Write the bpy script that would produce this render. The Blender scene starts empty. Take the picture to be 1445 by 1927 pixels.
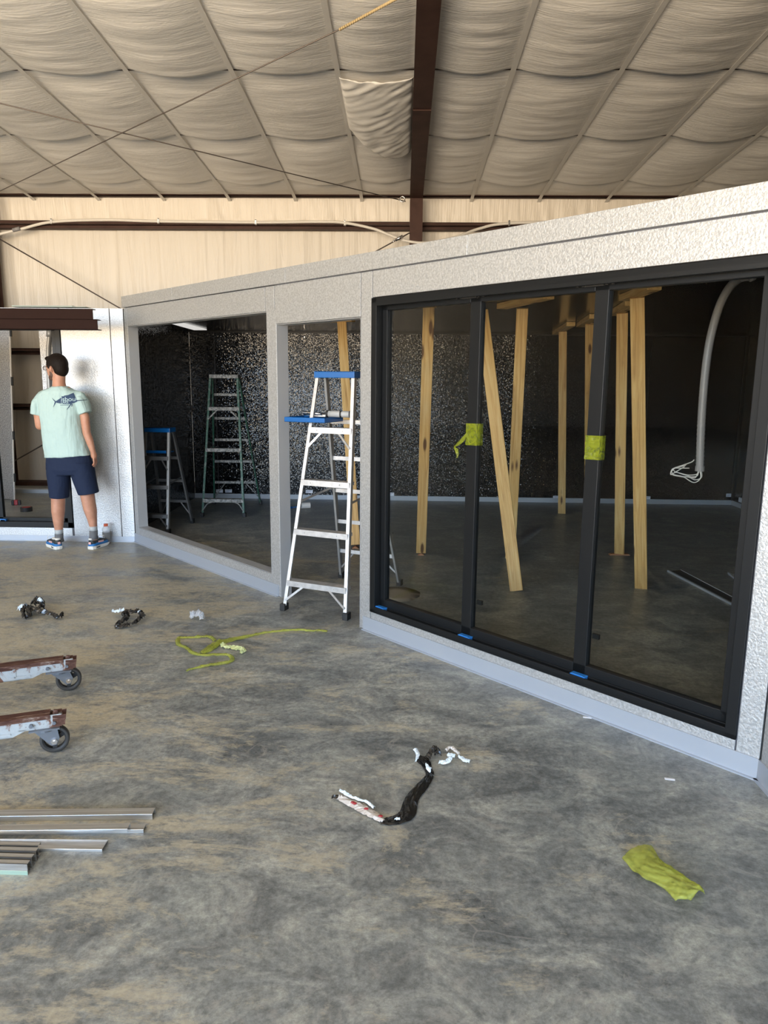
import bpy, math, random
import numpy as np
from mathutils import Vector, Matrix, noise

random.seed(7)
SC = bpy.context.scene
COL = SC.collection

# ------------------------------------------------------------------ camera
CAM_H = 1.62
F_PX = 1351.43
PITCH, ROLL, YAW = 0.182642, 0.00932934, -0.02444007
_f = Vector((math.sin(YAW) * math.cos(PITCH), math.cos(YAW) * math.cos(PITCH), -math.sin(PITCH)))
_r = Vector((math.cos(YAW), -math.sin(YAW), 0))
_u = _r.cross(_f)
CR = math.cos(ROLL) * _r + math.sin(ROLL) * _u
CU = -math.sin(ROLL) * _r + math.cos(ROLL) * _u
CF = _f
CAM = Vector((0, 0, CAM_H))
cd = bpy.data.cameras.new('camera')
cam = bpy.data.objects.new('camera', cd)
COL.objects.link(cam)
cd.sensor_fit = 'HORIZONTAL'
cd.sensor_width = 36.0
cd.lens = 36.0 * F_PX / 1445.0
cd.clip_start = 0.05
cd.clip_end = 400
m = Matrix.Identity(4)
for i in range(3):
    m[i][0], m[i][1], m[i][2], m[i][3] = CR[i], CU[i], -CF[i], CAM[i]
cam.matrix_world = m
SC.camera = cam

# ------------------------------------------------------------------ view, world, daylight openings
SC.view_settings.view_transform = 'Standard'
SC.view_settings.look = 'None'
SC.view_settings.gamma = 1
SC.view_settings.use_curve_mapping = False
SC.view_settings.exposure = 2.6
cy = SC.cycles
cy.use_denoising = True
cy.max_bounces = 10
cy.diffuse_bounces = 5
cy.glossy_bounces = 4
cy.transparent_max_bounces = 12
cy.sample_clamp_indirect = 6

SKY = (0.42, 0.66, 1.0, 1)
SKYH = (0.80, 0.90, 1.0, 1)
GND = (1.45, 1.16, 0.83, 1)
w = bpy.data.worlds.new('world')
SC.world = w
w.use_nodes = True
nt = w.node_tree
nt.nodes.clear()
o_ = nt.nodes.new('ShaderNodeOutputWorld')
bg = nt.nodes.new('ShaderNodeBackground')
tc = nt.nodes.new('ShaderNodeTexCoord')
sx = nt.nodes.new('ShaderNodeSeparateXYZ')
cr = nt.nodes.new('ShaderNodeValToRGB')
mp = nt.nodes.new('ShaderNodeMath')
mp.operation = 'MULTIPLY_ADD'
mp.inputs[1].default_value = 0.5
mp.inputs[2].default_value = 0.5
nt.links.new(tc.outputs['Generated'], sx.inputs[0])
nt.links.new(sx.outputs['Z'], mp.inputs[0])
nt.links.new(mp.outputs[0], cr.inputs[0])
nt.links.new(cr.outputs[0], bg.inputs[0])
nt.links.new(bg.outputs[0], o_.inputs[0])
bg.inputs[1].default_value = 2.6
e = cr.color_ramp.elements
e[0].position, e[0].color = 0.0, tuple(c * 0.85 for c in GND[:3]) + (1,)
e[1].position, e[1].color = 1.0, SKY
for p_, c_ in ((0.485, GND), (0.50, (0.35, 0.40, 0.34, 1)), (0.515, SKYH), (0.62, SKY)):
    n_ = e.new(p_)
    n_.color = c_

# openings of the building (x or y ranges), daylight comes through them
EAVE_Y = 10.85
REAR_Y = -6.5
LEFT_X = -22.0
RIGHT_X = 12.0
DOORS_REAR = [(-12.6, -7.0, 4.3), (-6.0, -1.3, 4.3), (-0.4, 1.4, 4.3)]


def portal(name, loc, rot, sx_, sy_):
    ld = bpy.data.lights.new(name, 'AREA')
    ld.shape = 'RECTANGLE'
    ld.size, ld.size_y = sx_, sy_
    ld.cycles.is_portal = True
    ob = bpy.data.objects.new(name, ld)
    COL.objects.link(ob)
    ob.location = loc
    ob.rotation_euler = rot


for (x0, x1, h) in DOORS_REAR:
    portal('rear_door_daylight', ((x0 + x1) / 2, REAR_Y - 0.02, h / 2), (math.radians(90), 0, 0), x1 - x0, h)

# ------------------------------------------------------------------ helpers
def ray(px, py):
    return (CF * F_PX + CR * (px - 722.5) - CU * (py - 963.5))


def G(px, py, z=0.0):
    d = ray(px, py)
    return CAM + d * ((z - CAM_H) / d.z)


def P(px, py, Y):
    d = ray(px, py)
    return CAM + d * (Y / d.y)


class MB:
    """collects geometry for one mesh"""

    def __init__(s):
        s.v, s.f, s.mi = [], [], []

    def add(s, vs, fs, mi=0):
        b = len(s.v)
        s.v += [tuple(v) for v in vs]
        s.f += [tuple(b + i for i in f) for f in fs]
        s.mi += [mi] * len(fs)
        return s

    def hexa(s, p, mi=0):
        return s.add(p, [(0, 3, 2, 1), (4, 5, 6, 7), (0, 1, 5, 4), (1, 2, 6, 5), (2, 3, 7, 6), (3, 0, 4, 7)], mi)

    def box(s, a, b, mi=0, M=None):
        x0, y0, z0 = (min(a[i], b[i]) for i in range(3))
        x1, y1, z1 = (max(a[i], b[i]) for i in range(3))
        p = [(x0, y0, z0), (x1, y0, z0), (x1, y1, z0), (x0, y1, z0), (x0, y0, z1), (x1, y0, z1), (x1, y1, z1), (x0, y1, z1)]
        if M is not None:
            p = [M @ Vector(q) for q in p]
        return s.hexa(p, mi)

    def bar(s, a, b, w_, h_, side=None, mi=0, w2=None, h2=None):
        """rectangular bar from a to b; w_ along side, h_ perpendicular"""
        a, b = Vector(a), Vector(b)
        d = (b - a).normalized()
        if side is None:
            side = Vector((1, 0, 0)) if abs(d.x) < 0.9 else Vector((0, 1, 0))
        side = Vector(side)
        side = (side - d * side.dot(d)).normalized()
        up = d.cross(side).normalized()
        w2 = w_ if w2 is None else w2
        h2 = h_ if h2 is None else h2
        p = []
        for q, ww, hh in ((a, w_, h_), (b, w2, h2)):
            for sx_, sy_ in ((-1, -1), (1, -1), (1, 1), (-1, 1)):
                p.append(q + side * (sx_ * ww / 2) + up * (sy_ * hh / 2))
        return s.hexa(p, mi)

    def tube(s, pts, rad, n=10, caps=True, mi=0):
        pts = [Vector(p) for p in pts]
        if not hasattr(rad, '__len__'):
            rad = [rad] * len(pts)
        N = len(pts)
        tang = [(pts[min(i + 1, N - 1)] - pts[max(i - 1, 0)]).normalized() for i in range(N)]
        ref = Vector((0, 0, 1)) if abs(tang[0].z) < 0.9 else Vector((1, 0, 0))
        u = tang[0].cross(ref).normalized()
        vs, fs = [], []
        for i in range(N):
            u = (u - tang[i] * u.dot(tang[i])).normalized()
            v = tang[i].cross(u)
            for k in range(n):
                a = 2 * math.pi * k / n
                vs.append(pts[i] + (u * math.cos(a) + v * math.sin(a)) * rad[i])
        for i in range(N - 1):
            for k in range(n):
                k2 = (k + 1) % n
                fs.append((i * n + k, i * n + k2, (i + 1) * n + k2, (i + 1) * n + k))
        if caps:
            fs.append(tuple(reversed(range(n))))
            fs.append(tuple((N - 1) * n + k for k in range(n)))
        return s.add(vs, fs, mi)

    def loft(s, rings, mi=0, caps=True):
        n = len(rings[0])
        vs = [q for r in rings for q in r]
        fs = []
        for i in range(len(rings) - 1):
            for k in range(n):
                k2 = (k + 1) % n
                fs.append((i * n + k, i * n + k2, (i + 1) * n + k2, (i + 1) * n + k))
        if caps:
            fs.append(tuple(reversed(range(n))))
            fs.append(tuple((len(rings) - 1) * n + k for k in range(n)))
        return s.add(vs, fs, mi)

    def ball(s, c, r, ax=None, n=16, mi=0):
        """ellipsoid, r 3-tuple, ax optional 3 axes"""
        c = Vector(c)
        if not hasattr(r, '__len__'):
            r = (r, r, r)
        ax = ax or (Vector((1, 0, 0)), Vector((0, 1, 0)), Vector((0, 0, 1)))
        rings = []
        m_ = n // 2
        vs = [c - ax[2] * r[2]]
        for i in range(1, m_):
            t_ = -math.pi / 2 + math.pi * i / m_
            for k in range(n):
                a = 2 * math.pi * k / n
                vs.append(c + ax[0] * (r[0] * math.cos(t_) * math.cos(a)) + ax[1] * (r[1] * math.cos(t_) * math.sin(a)) + ax[2] * (r[2] * math.sin(t_)))
        vs.append(c + ax[2] * r[2])
        fs = []
        for k in range(n):
            fs.append((0, 1 + (k + 1) % n, 1 + k))
        for i in range(m_ - 2):
            for k in range(n):
                k2 = (k + 1) % n
                b = 1 + i * n
                fs.append((b + k, b + k2, b + n + k2, b + n + k))
        b = 1 + (m_ - 2) * n
        L = len(vs) - 1
        for k in range(n):
            fs.append((b + k, b + (k + 1) % n, L))
        return s.add(vs, fs, mi)

    def chain(s, pts, rad, n=14):
        for p, r in zip(pts, rad):
            s.ball(p, r, n=n)
        for i in range(len(pts) - 1):
            s.tube([pts[i], pts[i + 1]], [rad[i], rad[i + 1]], n=n)
        return s

    def prism(s, poly, a, b, M=None, mi=0):
        """poly in (x,z) extruded along y from a to b"""
        n = len(poly)
        vs = [Vector((p[0], a, p[1])) for p in poly] + [Vector((p[0], b, p[1])) for p in poly]
        if M is not None:
            vs = [M @ v for v in vs]
        fs = [tuple(range(n)), tuple(reversed(range(n, 2 * n)))]
        for k in range(n):
            k2 = (k + 1) % n
            fs.append((k, k + n, k2 + n, k2))
        return s.add(vs, fs, mi)

    def build(s, name, mats, parent=None, smooth=False, bevel=0, inv=None, origin=None):
        me = bpy.data.meshes.new(name)
        vs = s.v
        if origin is not None:
            oo = Vector(origin)
            vs = [tuple(Vector(v) - oo) for v in vs]
        me.from_pydata(vs, [], s.f)
        if not isinstance(mats, (list, tuple)):
            mats = [mats]
        for mm in mats:
            me.materials.append(mm)
        me.polygons.foreach_set('material_index', s.mi)
        if smooth:
            me.polygons.foreach_set('use_smooth', [True] * len(me.polygons))
        me.update()
        import bmesh
        bm = bmesh.new()
        bm.from_mesh(me)
        bmesh.ops.recalc_face_normals(bm, faces=bm.faces)
        bm.to_mesh(me)
        bm.free()
        ob = bpy.data.objects.new(name, me)
        COL.objects.link(ob)
        if origin is not None:
            ob.location = origin
        if parent is not None:
            ob.parent = parent
        if bevel:
            md = ob.modifiers.new('bevel', 'BEVEL')
            md.width = bevel
            md.segments = 2
            md.limit_method = 'ANGLE'
        return ob


def tag(o, label=None, cat=None, group=None, kind=None):
    if label:
        o['label'] = label
    if cat:
        o['category'] = cat
    if group:
        o['group'] = group
    if kind:
        o['kind'] = kind
    return o


def empty(name, loc, rz=0, label=None, cat=None, group=None):
    o = bpy.data.objects.new(name, None)
    o.empty_display_size = 0.1
    COL.objects.link(o)
    o.location = loc
    o.rotation_euler = (0, 0, rz)
    return tag(o, label, cat, group)


def struct(o):
    o['kind'] = 'structure'
    return o


def child_local(o, parent):
    """o was built in world coordinates: parent it keeping the world position"""
    o.parent = parent
    pm = Matrix.Translation(parent.location) @ parent.rotation_euler.to_matrix().to_4x4()
    o.matrix_parent_inverse = pm.inverted()
    return o


# ------------------------------------------------------------------ materials
def mat(name, color=(0.5, 0.5, 0.5), rough=0.5, metal=0.0, spec=0.5, **kw):
    m_ = bpy.data.materials.new(name)
    m_.use_nodes = True
    b = m_.node_tree.nodes['Principled BSDF']
    b.inputs['Base Color'].default_value = (*color, 1)
    b.inputs['Roughness'].default_value = rough
    b.inputs['Metallic'].default_value = metal
    b.inputs['Specular IOR Level'].default_value = spec
    for k, v in kw.items():
        b.inputs[k.replace('_', ' ')].default_value = v
    return m_


def N(m_, t_, **kw):
    n = m_.node_tree.nodes.new(t_)
    for k, v in kw.items():
        if k in n.inputs:
            n.inputs[k].default_value = v
        else:
            setattr(n, k, v)
    return n


def L(m_, a, b):
    m_.node_tree.links.new(a, b)


def coords(m_, scale=(1, 1, 1), rot=(0, 0, 0), which='Object'):
    tc_ = N(m_, 'ShaderNodeTexCoord')
    mp_ = N(m_, 'ShaderNodeMapping')
    mp_.inputs['Scale'].default_value = scale
    mp_.inputs['Rotation'].default_value = rot
    L(m_, tc_.outputs[which], mp_.inputs[0])
    return mp_.outputs[0]


def noise_tex(m_, vec, scale, detail=4, rough=0.5, dist=0.0):
    n = N(m_, 'ShaderNodeTexNoise')
    n.inputs['Scale'].default_value = scale
    n.inputs['Detail'].default_value = detail
    n.inputs['Roughness'].default_value = rough
    n.inputs['Distortion'].default_value = dist
    L(m_, vec, n.inputs['Vector'])
    return n.outputs['Fac']


def ramp(m_, fac, stops):
    r = N(m_, 'ShaderNodeValToRGB')
    el = r.color_ramp.elements
    while len(el) < len(stops):
        el.new(0.5)
    for e_, (p_, c_) in zip(el, stops):
        e_.position = p_
        if not hasattr(c_, '__len__'):
            c_ = (c_, c_, c_)
        e_.color = (*c_, 1)
    L(m_, fac, r.inputs[0])
    return r.outputs[0]


def mixc(m_, fac, a, b, mode='MIX'):
    n = N(m_, 'ShaderNodeMix')
    n.data_type = 'RGBA'
    n.blend_type = mode
    for sock, val in ((n.inputs[0], fac), (n.inputs[6], a), (n.inputs[7], b)):
        if hasattr(val, 'links'):
            L(m_, val, sock)
        elif hasattr(val, '__len__'):
            sock.default_value = (*val, 1)
        else:
            sock.default_value = val
    return n.outputs[2]


def bump(m_, h, strength=0.5, dist=0.01, prev=None):
    b = N(m_, 'ShaderNodeBump')
    b.inputs['Strength'].default_value = strength
    b.inputs['Distance'].default_value = dist
    L(m_, h, b.inputs['Height'])
    if prev is not None:
        L(m_, prev, b.inputs['Normal'])
    return b.outputs[0]


def bsdf(m_):
    return m_.node_tree.nodes['Principled BSDF']


# concrete slab
M_CONC = mat('concrete', (0.2, 0.2, 0.2), 0.45)
_v = coords(M_CONC)
_vs = coords(M_CONC, (0.85, 1.25, 1), (0, 0, 0.45))
n1 = noise_tex(M_CONC, _v, 0.8, 8, 0.62, 0.6)
n2 = noise_tex(M_CONC, _vs, 4.0, 12, 0.76, 0.8)
n3 = noise_tex(M_CONC, _v, 34, 10, 0.85)
base = ramp(M_CONC, n1, [(0.30, (0.140, 0.160, 0.168)), (0.5, (0.208, 0.224, 0.222)), (0.72, (0.285, 0.298, 0.282))])
streak = ramp(M_CONC, n2, [(0.38, (0.46, 0.47, 0.49)), (0.5, (0.90, 0.90, 0.90)), (0.62, (1.6, 1.54, 1.42))])
base = mixc(M_CONC, 0.85, base, streak, 'MULTIPLY')
fine = ramp(M_CONC, n3, [(0.38, 0.55), (0.62, 1.45)])
base = mixc(M_CONC, 0.85, base, fine, 'MULTIPLY')
# pale trowel swirls
_vw = coords(M_CONC, (1.0, 1.3, 1), (0, 0, -0.6))
n5 = noise_tex(M_CONC, _vw, 7, 12, 0.8, 0.7)
sw_ = ramp(M_CONC, n5, [(0.54, 0.0), (0.66, 0.6)])
base = mixc(M_CONC, sw_, base, (0.33, 0.32, 0.295))
# dry tan dust drifts
_vd = coords(M_CONC, (0.8, 1.7, 1), (0, 0, 0.25))
d1 = noise_tex(M_CONC, _vd, 1.7, 15, 0.80, 0.35)
sepd = N(M_CONC, 'ShaderNodeSeparateXYZ')
tcd = N(M_CONC, 'ShaderNodeTexCoord')
L(M_CONC, tcd.outputs['Object'], sepd.inputs[0])
mrx = N(M_CONC, 'ShaderNodeMapRange')
L(M_CONC, sepd.outputs['X'], mrx.inputs[0])
mrx.inputs[1].default_value, mrx.inputs[2].default_value = -2.2, 1.2
mrx.inputs[3].default_value, mrx.inputs[4].default_value = 0.105, -0.035
mry = N(M_CONC, 'ShaderNodeMapRange')
L(M_CONC, sepd.outputs['Y'], mry.inputs[0])
mry.inputs[1].default_value, mry.inputs[2].default_value = 6.0, 7.6
mry.inputs[3].default_value, mry.inputs[4].default_value = 0.0, -0.12
ad = N(M_CONC, 'ShaderNodeMath', operation='ADD')
L(M_CONC, d1, ad.inputs[0])
L(M_CONC, mrx.outputs[0], ad.inputs[1])
ad2 = N(M_CONC, 'ShaderNodeMath', operation='ADD')
L(M_CONC, ad.outputs[0], ad2.inputs[0])
L(M_CONC, mry.outputs[0], ad2.inputs[1])
dm = ramp(M_CONC, ad2.outputs[0], [(0.548, 0.0), (0.59, 0.6), (0.67, 0.9)])
dbk = ramp(M_CONC, noise_tex(M_CONC, _vd, 16, 8, 0.75), [(0.40, 0.15), (0.50, 1.0)])
dm = mixc(M_CONC, 1.0, dm, dbk, 'MULTIPLY')
n4 = noise_tex(M_CONC, _v, 60, 4, 0.6)
dcol = ramp(M_CONC, n4, [(0.3, (0.34, 0.31, 0.23)), (0.7, (0.47, 0.435, 0.335))])
base = mixc(M_CONC, dm, base, dcol)
# hairline cracks
vo = N(M_CONC, 'ShaderNodeTexVoronoi', feature='DISTANCE_TO_EDGE')
nv = noise_tex(M_CONC, _v, 3.0, 5, 0.6)
mvv = N(M_CONC, 'ShaderNodeMix')
mvv.data_type = 'VECTOR'
mvv.inputs[0].default_value = 0.25
nvc = N(M_CONC, 'ShaderNodeTexNoise')
nvc.inputs['Scale'].default_value = 3.0
L(M_CONC, _v, nvc.inputs['Vector'])
L(M_CONC, _v, mvv.inputs[4])
L(M_CONC, nvc.outputs['Color'], mvv.inputs[5])
L(M_CONC, mvv.outputs[1], vo.inputs['Vector'])
vo.inputs['Scale'].default_value = 2.6
crk = ramp(M_CONC, vo.outputs['Distance'], [(0.0, 1.0), (0.006, 0.0)])
crkm = ramp(M_CONC, nv, [(0.52, 0.0), (0.6, 0.45)])
crk = mixc(M_CONC, 1.0, crk, crkm, 'MULTIPLY')
base = mixc(M_CONC, crk, base, (0.33, 0.32, 0.30))
L(M_CONC, base, bsdf(M_CONC).inputs['Base Color'])
rr = ramp(M_CONC, n2, [(0.3, 0.26), (0.7, 0.5)])
rr2 = mixc(M_CONC, dm, rr, (0.6, 0.6, 0.6))
L(M_CONC, rr2, bsdf(M_CONC).inputs['Roughness'])
bsdf(M_CONC).inputs['Specular IOR Level'].default_value = 0.5
L(M_CONC, bump(M_CONC, n3, 0.25, 0.004), bsdf(M_CONC).inputs['Normal'])


def stucco(name, col, scale, st, rough, metal, dist=0.004, spec=0.5, mott=0.08):
    m_ = mat(name, col, rough, metal, spec)
    v_ = coords(m_)
    a = noise_tex(m_, v_, scale, 2, 0.5, 0.3)
    c_ = ramp(m_, a, [(0.38, tuple(x * (1 - mott * 2) for x in col)), (0.62, tuple(min(1, x * (1 + mott)) for x in col))])
    L(m_, c_, bsdf(m_).inputs['Base Color'])
    L(m_, bump(m_, a, st, dist), bsdf(m_).inputs['Normal'])
    return m_


M_STUC = stucco('stucco_aluminium', (0.54, 0.55, 0.555), 95, 0.5, 0.42, 0.6)
M_STUCP = stucco('stucco_steel_panel', (0.40, 0.40, 0.40), 75, 0.8, 0.36, 0.6, mott=0.15)
M_JAMB = mat('jamb_aluminium', (0.46, 0.47, 0.48), 0.5, 0.4)
M_BASE = mat('base_channel', (0.42, 0.46, 0.52), 0.42, 0.4)
M_SEAM = mat('seam_filler', (0.10, 0.10, 0.11), 0.7)  # dark filler set back in the panel joints
M_BLK = mat('black_embossed_panel', (0.003, 0.003, 0.0035), 0.10, 0.0, 0.34)
_vc = N(M_BLK, 'ShaderNodeTexVoronoi')
_vc.inputs['Scale'].default_value = 125
L(M_BLK, coords(M_BLK), _vc.inputs['Vector'])
_s1 = N(M_BLK, 'ShaderNodeVectorMath', operation='SUBTRACT')
_s1.inputs[1].default_value = (.5, .5, .5)
L(M_BLK, _vc.outputs['Color'], _s1.inputs[0])
_s2 = N(M_BLK, 'ShaderNodeVectorMath', operation='SCALE')
_s2.inputs['Scale'].default_value = 0.23
L(M_BLK, _s1.outputs[0], _s2.inputs[0])
_ge = N(M_BLK, 'ShaderNodeNewGeometry')
_s3 = N(M_BLK, 'ShaderNodeVectorMath', operation='ADD')
L(M_BLK, _ge.outputs['Normal'], _s3.inputs[0])
L(M_BLK, _s2.outputs[0], _s3.inputs[1])
_s4 = N(M_BLK, 'ShaderNodeVectorMath', operation='NORMALIZE')
L(M_BLK, _s3.outputs[0], _s4.inputs[0])
L(M_BLK, _s4.outputs[0], bsdf(M_BLK).inputs['Normal'])
M_BLKC = stucco('black_ceiling_panel', (0.01, 0.009, 0.009), 60, 0.05, 0.18, 0.0, dist=0.001, spec=0.2, mott=0.1)
M_BFR = mat('black_anodised', (0.009, 0.010, 0.011), 0.38, 0.0, 0.25)
M_BRWN = mat('red_oxide_steel', (0.06, 0.03, 0.024), 0.6, 0.0, 0.2)
v_ = coords(M_BRWN)
a_ = noise_tex(M_BRWN, v_, 4, 6, 0.6)
L(M_BRWN, ramp(M_BRWN, a_, [(0.3, (0.045, 0.021, 0.016)), (0.7, (0.078, 0.040, 0.031))]), bsdf(M_BRWN).inputs['Base Color'])


def insulation(name, sc, st, dist=0.03, sc2=None, colr=(0.80, 0.78, 0.74)):
    m_ = mat(name, colr, 0.38, 0.0, 0.45)
    v1 = coords(m_, sc)
    a = noise_tex(m_, v1, 1.0, 3, 0.55, 1.2)
    v2 = coords(m_, tuple(x * 0.45 for x in (sc2 or sc)), (0, 0, 0.12))
    b = noise_tex(m_, v2, 1.0, 5, 0.6, 2.2)
    r1 = ramp(m_, a, [(0.36, 0.0), (0.5, 0.5), (0.55, 1.0), (0.68, 0.3)])
    n_ = bump(m_, r1, st, dist)
    n_ = bump(m_, b, st, dist * 1.6, n_)
    L(m_, n_, bsdf(m_).inputs['Normal'])
    return m_


M_CEIL = insulation('roof_blanket_facing', (2.2, 24, 6), 0.17, 0.014)
M_WINS = insulation('wall_blanket_facing', (8, 1, 0.5), 0.22, 0.02, colr=(0.76, 0.70, 0.61))
M_STRAP = mat('strap', (0.68, 0.66, 0.62), 0.45)
M_WHITE = mat('white_pvc', (0.72, 0.68, 0.62), 0.4)


def wood(name):
    m_ = mat(name, (0.6, 0.4, 0.18), 0.6)
    v1 = coords(m_, (28, 28, 1.3))
    a = noise_tex(m_, v1, 1.0, 6, 0.6, 1.6)
    c_ = ramp(m_, a, [(0.3, (0.42, 0.23, 0.075)), (0.5, (0.66, 0.42, 0.16)), (0.7, (0.74, 0.53, 0.26))])
    vk = coords(m_, (9, 9, 2.2))
    vo_ = N(m_, 'ShaderNodeTexVoronoi')
    vo_.inputs['Scale'].default_value = 1.0
    L(m_, vk, vo_.inputs['Vector'])
    kn = ramp(m_, vo_.outputs['Distance'], [(0.10, 1.0), (0.17, 0.0)])
    c_ = mixc(m_, kn, c_, (0.13, 0.06, 0.025))
    v3 = coords(m_, (1.5, 1.5, 0.5))
    tt = noise_tex(m_, v3, 1.0, 2)
    c_ = mixc(m_, 0.5, c_, ramp(m_, tt, [(0.3, (0.85, 0.9, 0.8)), (0.7, (1.12, 1.05, 0.95))]), 'MULTIPLY')
    L(m_, c_, bsdf(m_).inputs['Base Color'])
    return m_


M_WOOD = wood('pine_lumber')
M_WOODR = mat('cedar_shim', (0.42, 0.20, 0.10), 0.7)
M_ALU = mat('ladder_aluminium', (0.80, 0.79, 0.77), 0.38, 0.55)
v_ = coords(M_ALU, (1, 1, 1))
L(M_ALU, ramp(M_ALU, noise_tex(M_ALU, v_, 22, 6, 0.7), [(0.3, (0.44, 0.43, 0.42)), (0.6, (0.60, 0.585, 0.57))]), bsdf(M_ALU).inputs['Base Color'])
M_ALUD = mat('dull_aluminium', (0.40, 0.40, 0.39), 0.5, 0.6)
M_BLUE = mat('blue_plastic', (0.002, 0.10, 0.34), 0.3, 0.0, 0.3)
M_BLUE2 = mat('light_blue_plastic', (0.02, 0.16, 0.48), 0.35)
M_GREEN = mat('green_fiberglass', (0.02, 0.12, 0.075), 0.5)
v_ = coords(M_GREEN)
L(M_GREEN, ramp(M_GREEN, noise_tex(M_GREEN, v_, 30, 6, 0.7), [(0.50, (0.012, 0.085, 0.052)), (0.72, (0.25, 0.27, 0.24))]), bsdf(M_GREEN).inputs['Base Color'])
M_DIRTY = mat('spattered_cap', (0.3, 0.3, 0.29), 0.6)
v_ = coords(M_DIRTY)
L(M_DIRTY, ramp(M_DIRTY, noise_tex(M_DIRTY, v_, 45, 5, 0.7), [(0.4, (0.08, 0.09, 0.085)), (0.62, (0.40, 0.39, 0.37))]), bsdf(M_DIRTY).inputs['Base Color'])
M_RUB = mat('black_rubber', (0.018, 0.018, 0.018), 0.6)
M_CHROME = mat('chrome', (0.75, 0.75, 0.76), 0.18, 1.0)
M_GALV = mat('galvanised', (0.60, 0.62, 0.63), 0.33, 0.85)
v_ = coords(M_GALV, (0.6, 14, 14))
L(M_GALV, ramp(M_GALV, noise_tex(M_GALV, v_, 2.0, 5, 0.7, 0.5), [(0.3, (0.38, 0.37, 0.35)), (0.6, (0.68, 0.70, 0.71))]), bsdf(M_GALV).inputs['Base Color'])
M_GALVG = mat('galvanised_green_edge', (0.45, 0.62, 0.52), 0.35, 0.7)
M_RUST = mat('rusty_paint', (0.4, 0.42, 0.42), 0.65)
v_ = coords(M_RUST)
ra = noise_tex(M_RUST, v_, 9, 8, 0.7, 0.8)
L(M_RUST, ramp(M_RUST, ra, [(0.40, (0.09, 0.035, 0.02)), (0.46, (0.16, 0.07, 0.04)), (0.50, (0.34, 0.37, 0.38)), (0.7, (0.44, 0.48, 0.50))]), bsdf(M_RUST).inputs['Base Color'])
M_RUST2 = mat('rusty_top', (0.12, 0.05, 0.03), 0.8, 0.0, 0.2)
ra = noise_tex(M_RUST2, coords(M_RUST2, (4, 20, 20)), 2, 8, 0.7, 0.8)
L(M_RUST2, ramp(M_RUST2, ra, [(0.4, (0.05, 0.022, 0.017)), (0.54, (0.10, 0.05, 0.036)), (0.66, (0.30, 0.24, 0.20))]), bsdf(M_RUST2).inputs['Base Color'])
M_ZINC = mat('dull_zinc', (0.20, 0.22, 0.25), 0.45, 0.7)
M_TYRE = mat('caster_tyre', (0.035, 0.033, 0.030), 0.6)
M_CGREY = mat('conduit_grey', (0.27, 0.265, 0.27), 0.42)
M_WIREW = mat('wire_white', (0.8, 0.8, 0.78), 0.4)
M_STICK = mat('label_paper', (0.75, 0.78, 0.85), 0.5)
M_INK = mat('ink', (0.05, 0.07, 0.16), 0.5)
M_LIT = mat('white_trim', (0.40, 0.44, 0.48), 0.45, 0.1)
M_ROPE = mat('steel_cable', (0.13, 0.11, 0.10), 0.5, 0.5)
M_TANROPE = mat('tan_rope', (0.50, 0.38, 0.20), 0.8)
M_TAPEB = mat('black_film', (0.012, 0.012, 0.012), 0.18, 0.0, 0.6)
M_FILMW = mat('white_film', (0.62, 0.72, 0.80), 0.25)
M_FILMT = mat('beige_film', (0.50, 0.46, 0.42), 0.4)
M_RED = mat('red_plastic', (0.28, 0.012, 0.016), 0.35)


def film(name, col, alpha, tint=0.52):
    m_ = mat(name, col, 0.22, 0.0, 0.6)
    b = bsdf(m_)
    a = noise_tex(m_, coords(m_), 22, 4, 0.6, 1.5)
    L(m_, bump(m_, a, 0.8, 0.01), b.inputs['Normal'])
    nt_ = m_.node_tree
    tr = N(m_, 'ShaderNodeBsdfTransparent')
    tr.inputs[0].default_value = (*[min(1, c * 0.55 + tint) for c in col], 1)
    mx = N(m_, 'ShaderNodeMixShader')
    out = nt_.nodes['Material Output']
    L(m_, ramp(m_, a, [(0.3, alpha * 0.7), (0.7, min(1, alpha * 1.3))]), mx.inputs[0])
    L(m_, tr.outputs[0], mx.inputs[1])
    L(m_, b.outputs[0], mx.inputs[2])
    L(m_, mx.outputs[0], out.inputs['Surface'])
    return m_


M_YEL = film('yellow_film', (0.56, 0.60, 0.13), 0.30, 0.60)
M_YELT = film('yellow_tape', (0.24, 0.28, 0.015), 0.62)
M_CLEAR = film('clear_film', (0.72, 0.74, 0.76), 0.4)

# door glass
M_GLASS = mat('door_glass', (1, 1, 1), 0.0)
nt_ = M_GLASS.node_tree
tr = N(M_GLASS, 'ShaderNodeBsdfTransparent')
tr.inputs[0].default_value = (0.93, 0.94, 0.93, 1)
gl = N(M_GLASS, 'ShaderNodeBsdfGlossy')
gl.inputs['Roughness'].default_value = 0.0
fr = N(M_GLASS, 'ShaderNodeFresnel')
fr.inputs[0].default_value = 1.25
mx = N(M_GLASS, 'ShaderNodeMixShader')
L(M_GLASS, fr.outputs[0], mx.inputs[0])
L(M_GLASS, tr.outputs[0], mx.inputs[1])
L(M_GLASS, gl.outputs[0], mx.inputs[2])
L(M_GLASS, mx.outputs[0], nt_.nodes['Material Output'].inputs['Surface'])

# ------------------------------------------------------------------ building shell
def plane_with_holes_x(y, x0, x1, z0, z1, holes, thick, mb, sgn):
    """wall in plane y, running along x, with rectangular openings"""
    xs = sorted([x0, x1] + [h[0] for h in holes] + [h[1] for h in holes])
    for a, b in zip(xs[:-1], xs[1:]):
        if b - a < 1e-6:
            continue
        hh = [h for h in holes if h[0] <= a + 1e-6 and h[1] >= b - 1e-6]
        zb = hh[0][2] if hh else z0
        mb.box((a, y, zb), (b, y + sgn * thick, z1))


mb = MB()
mb.box((LEFT_X, REAR_Y, -0.2), (RIGHT_X, EAVE_Y + 0.1, 0))
struct(mb.build('floor', M_CONC))


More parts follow.
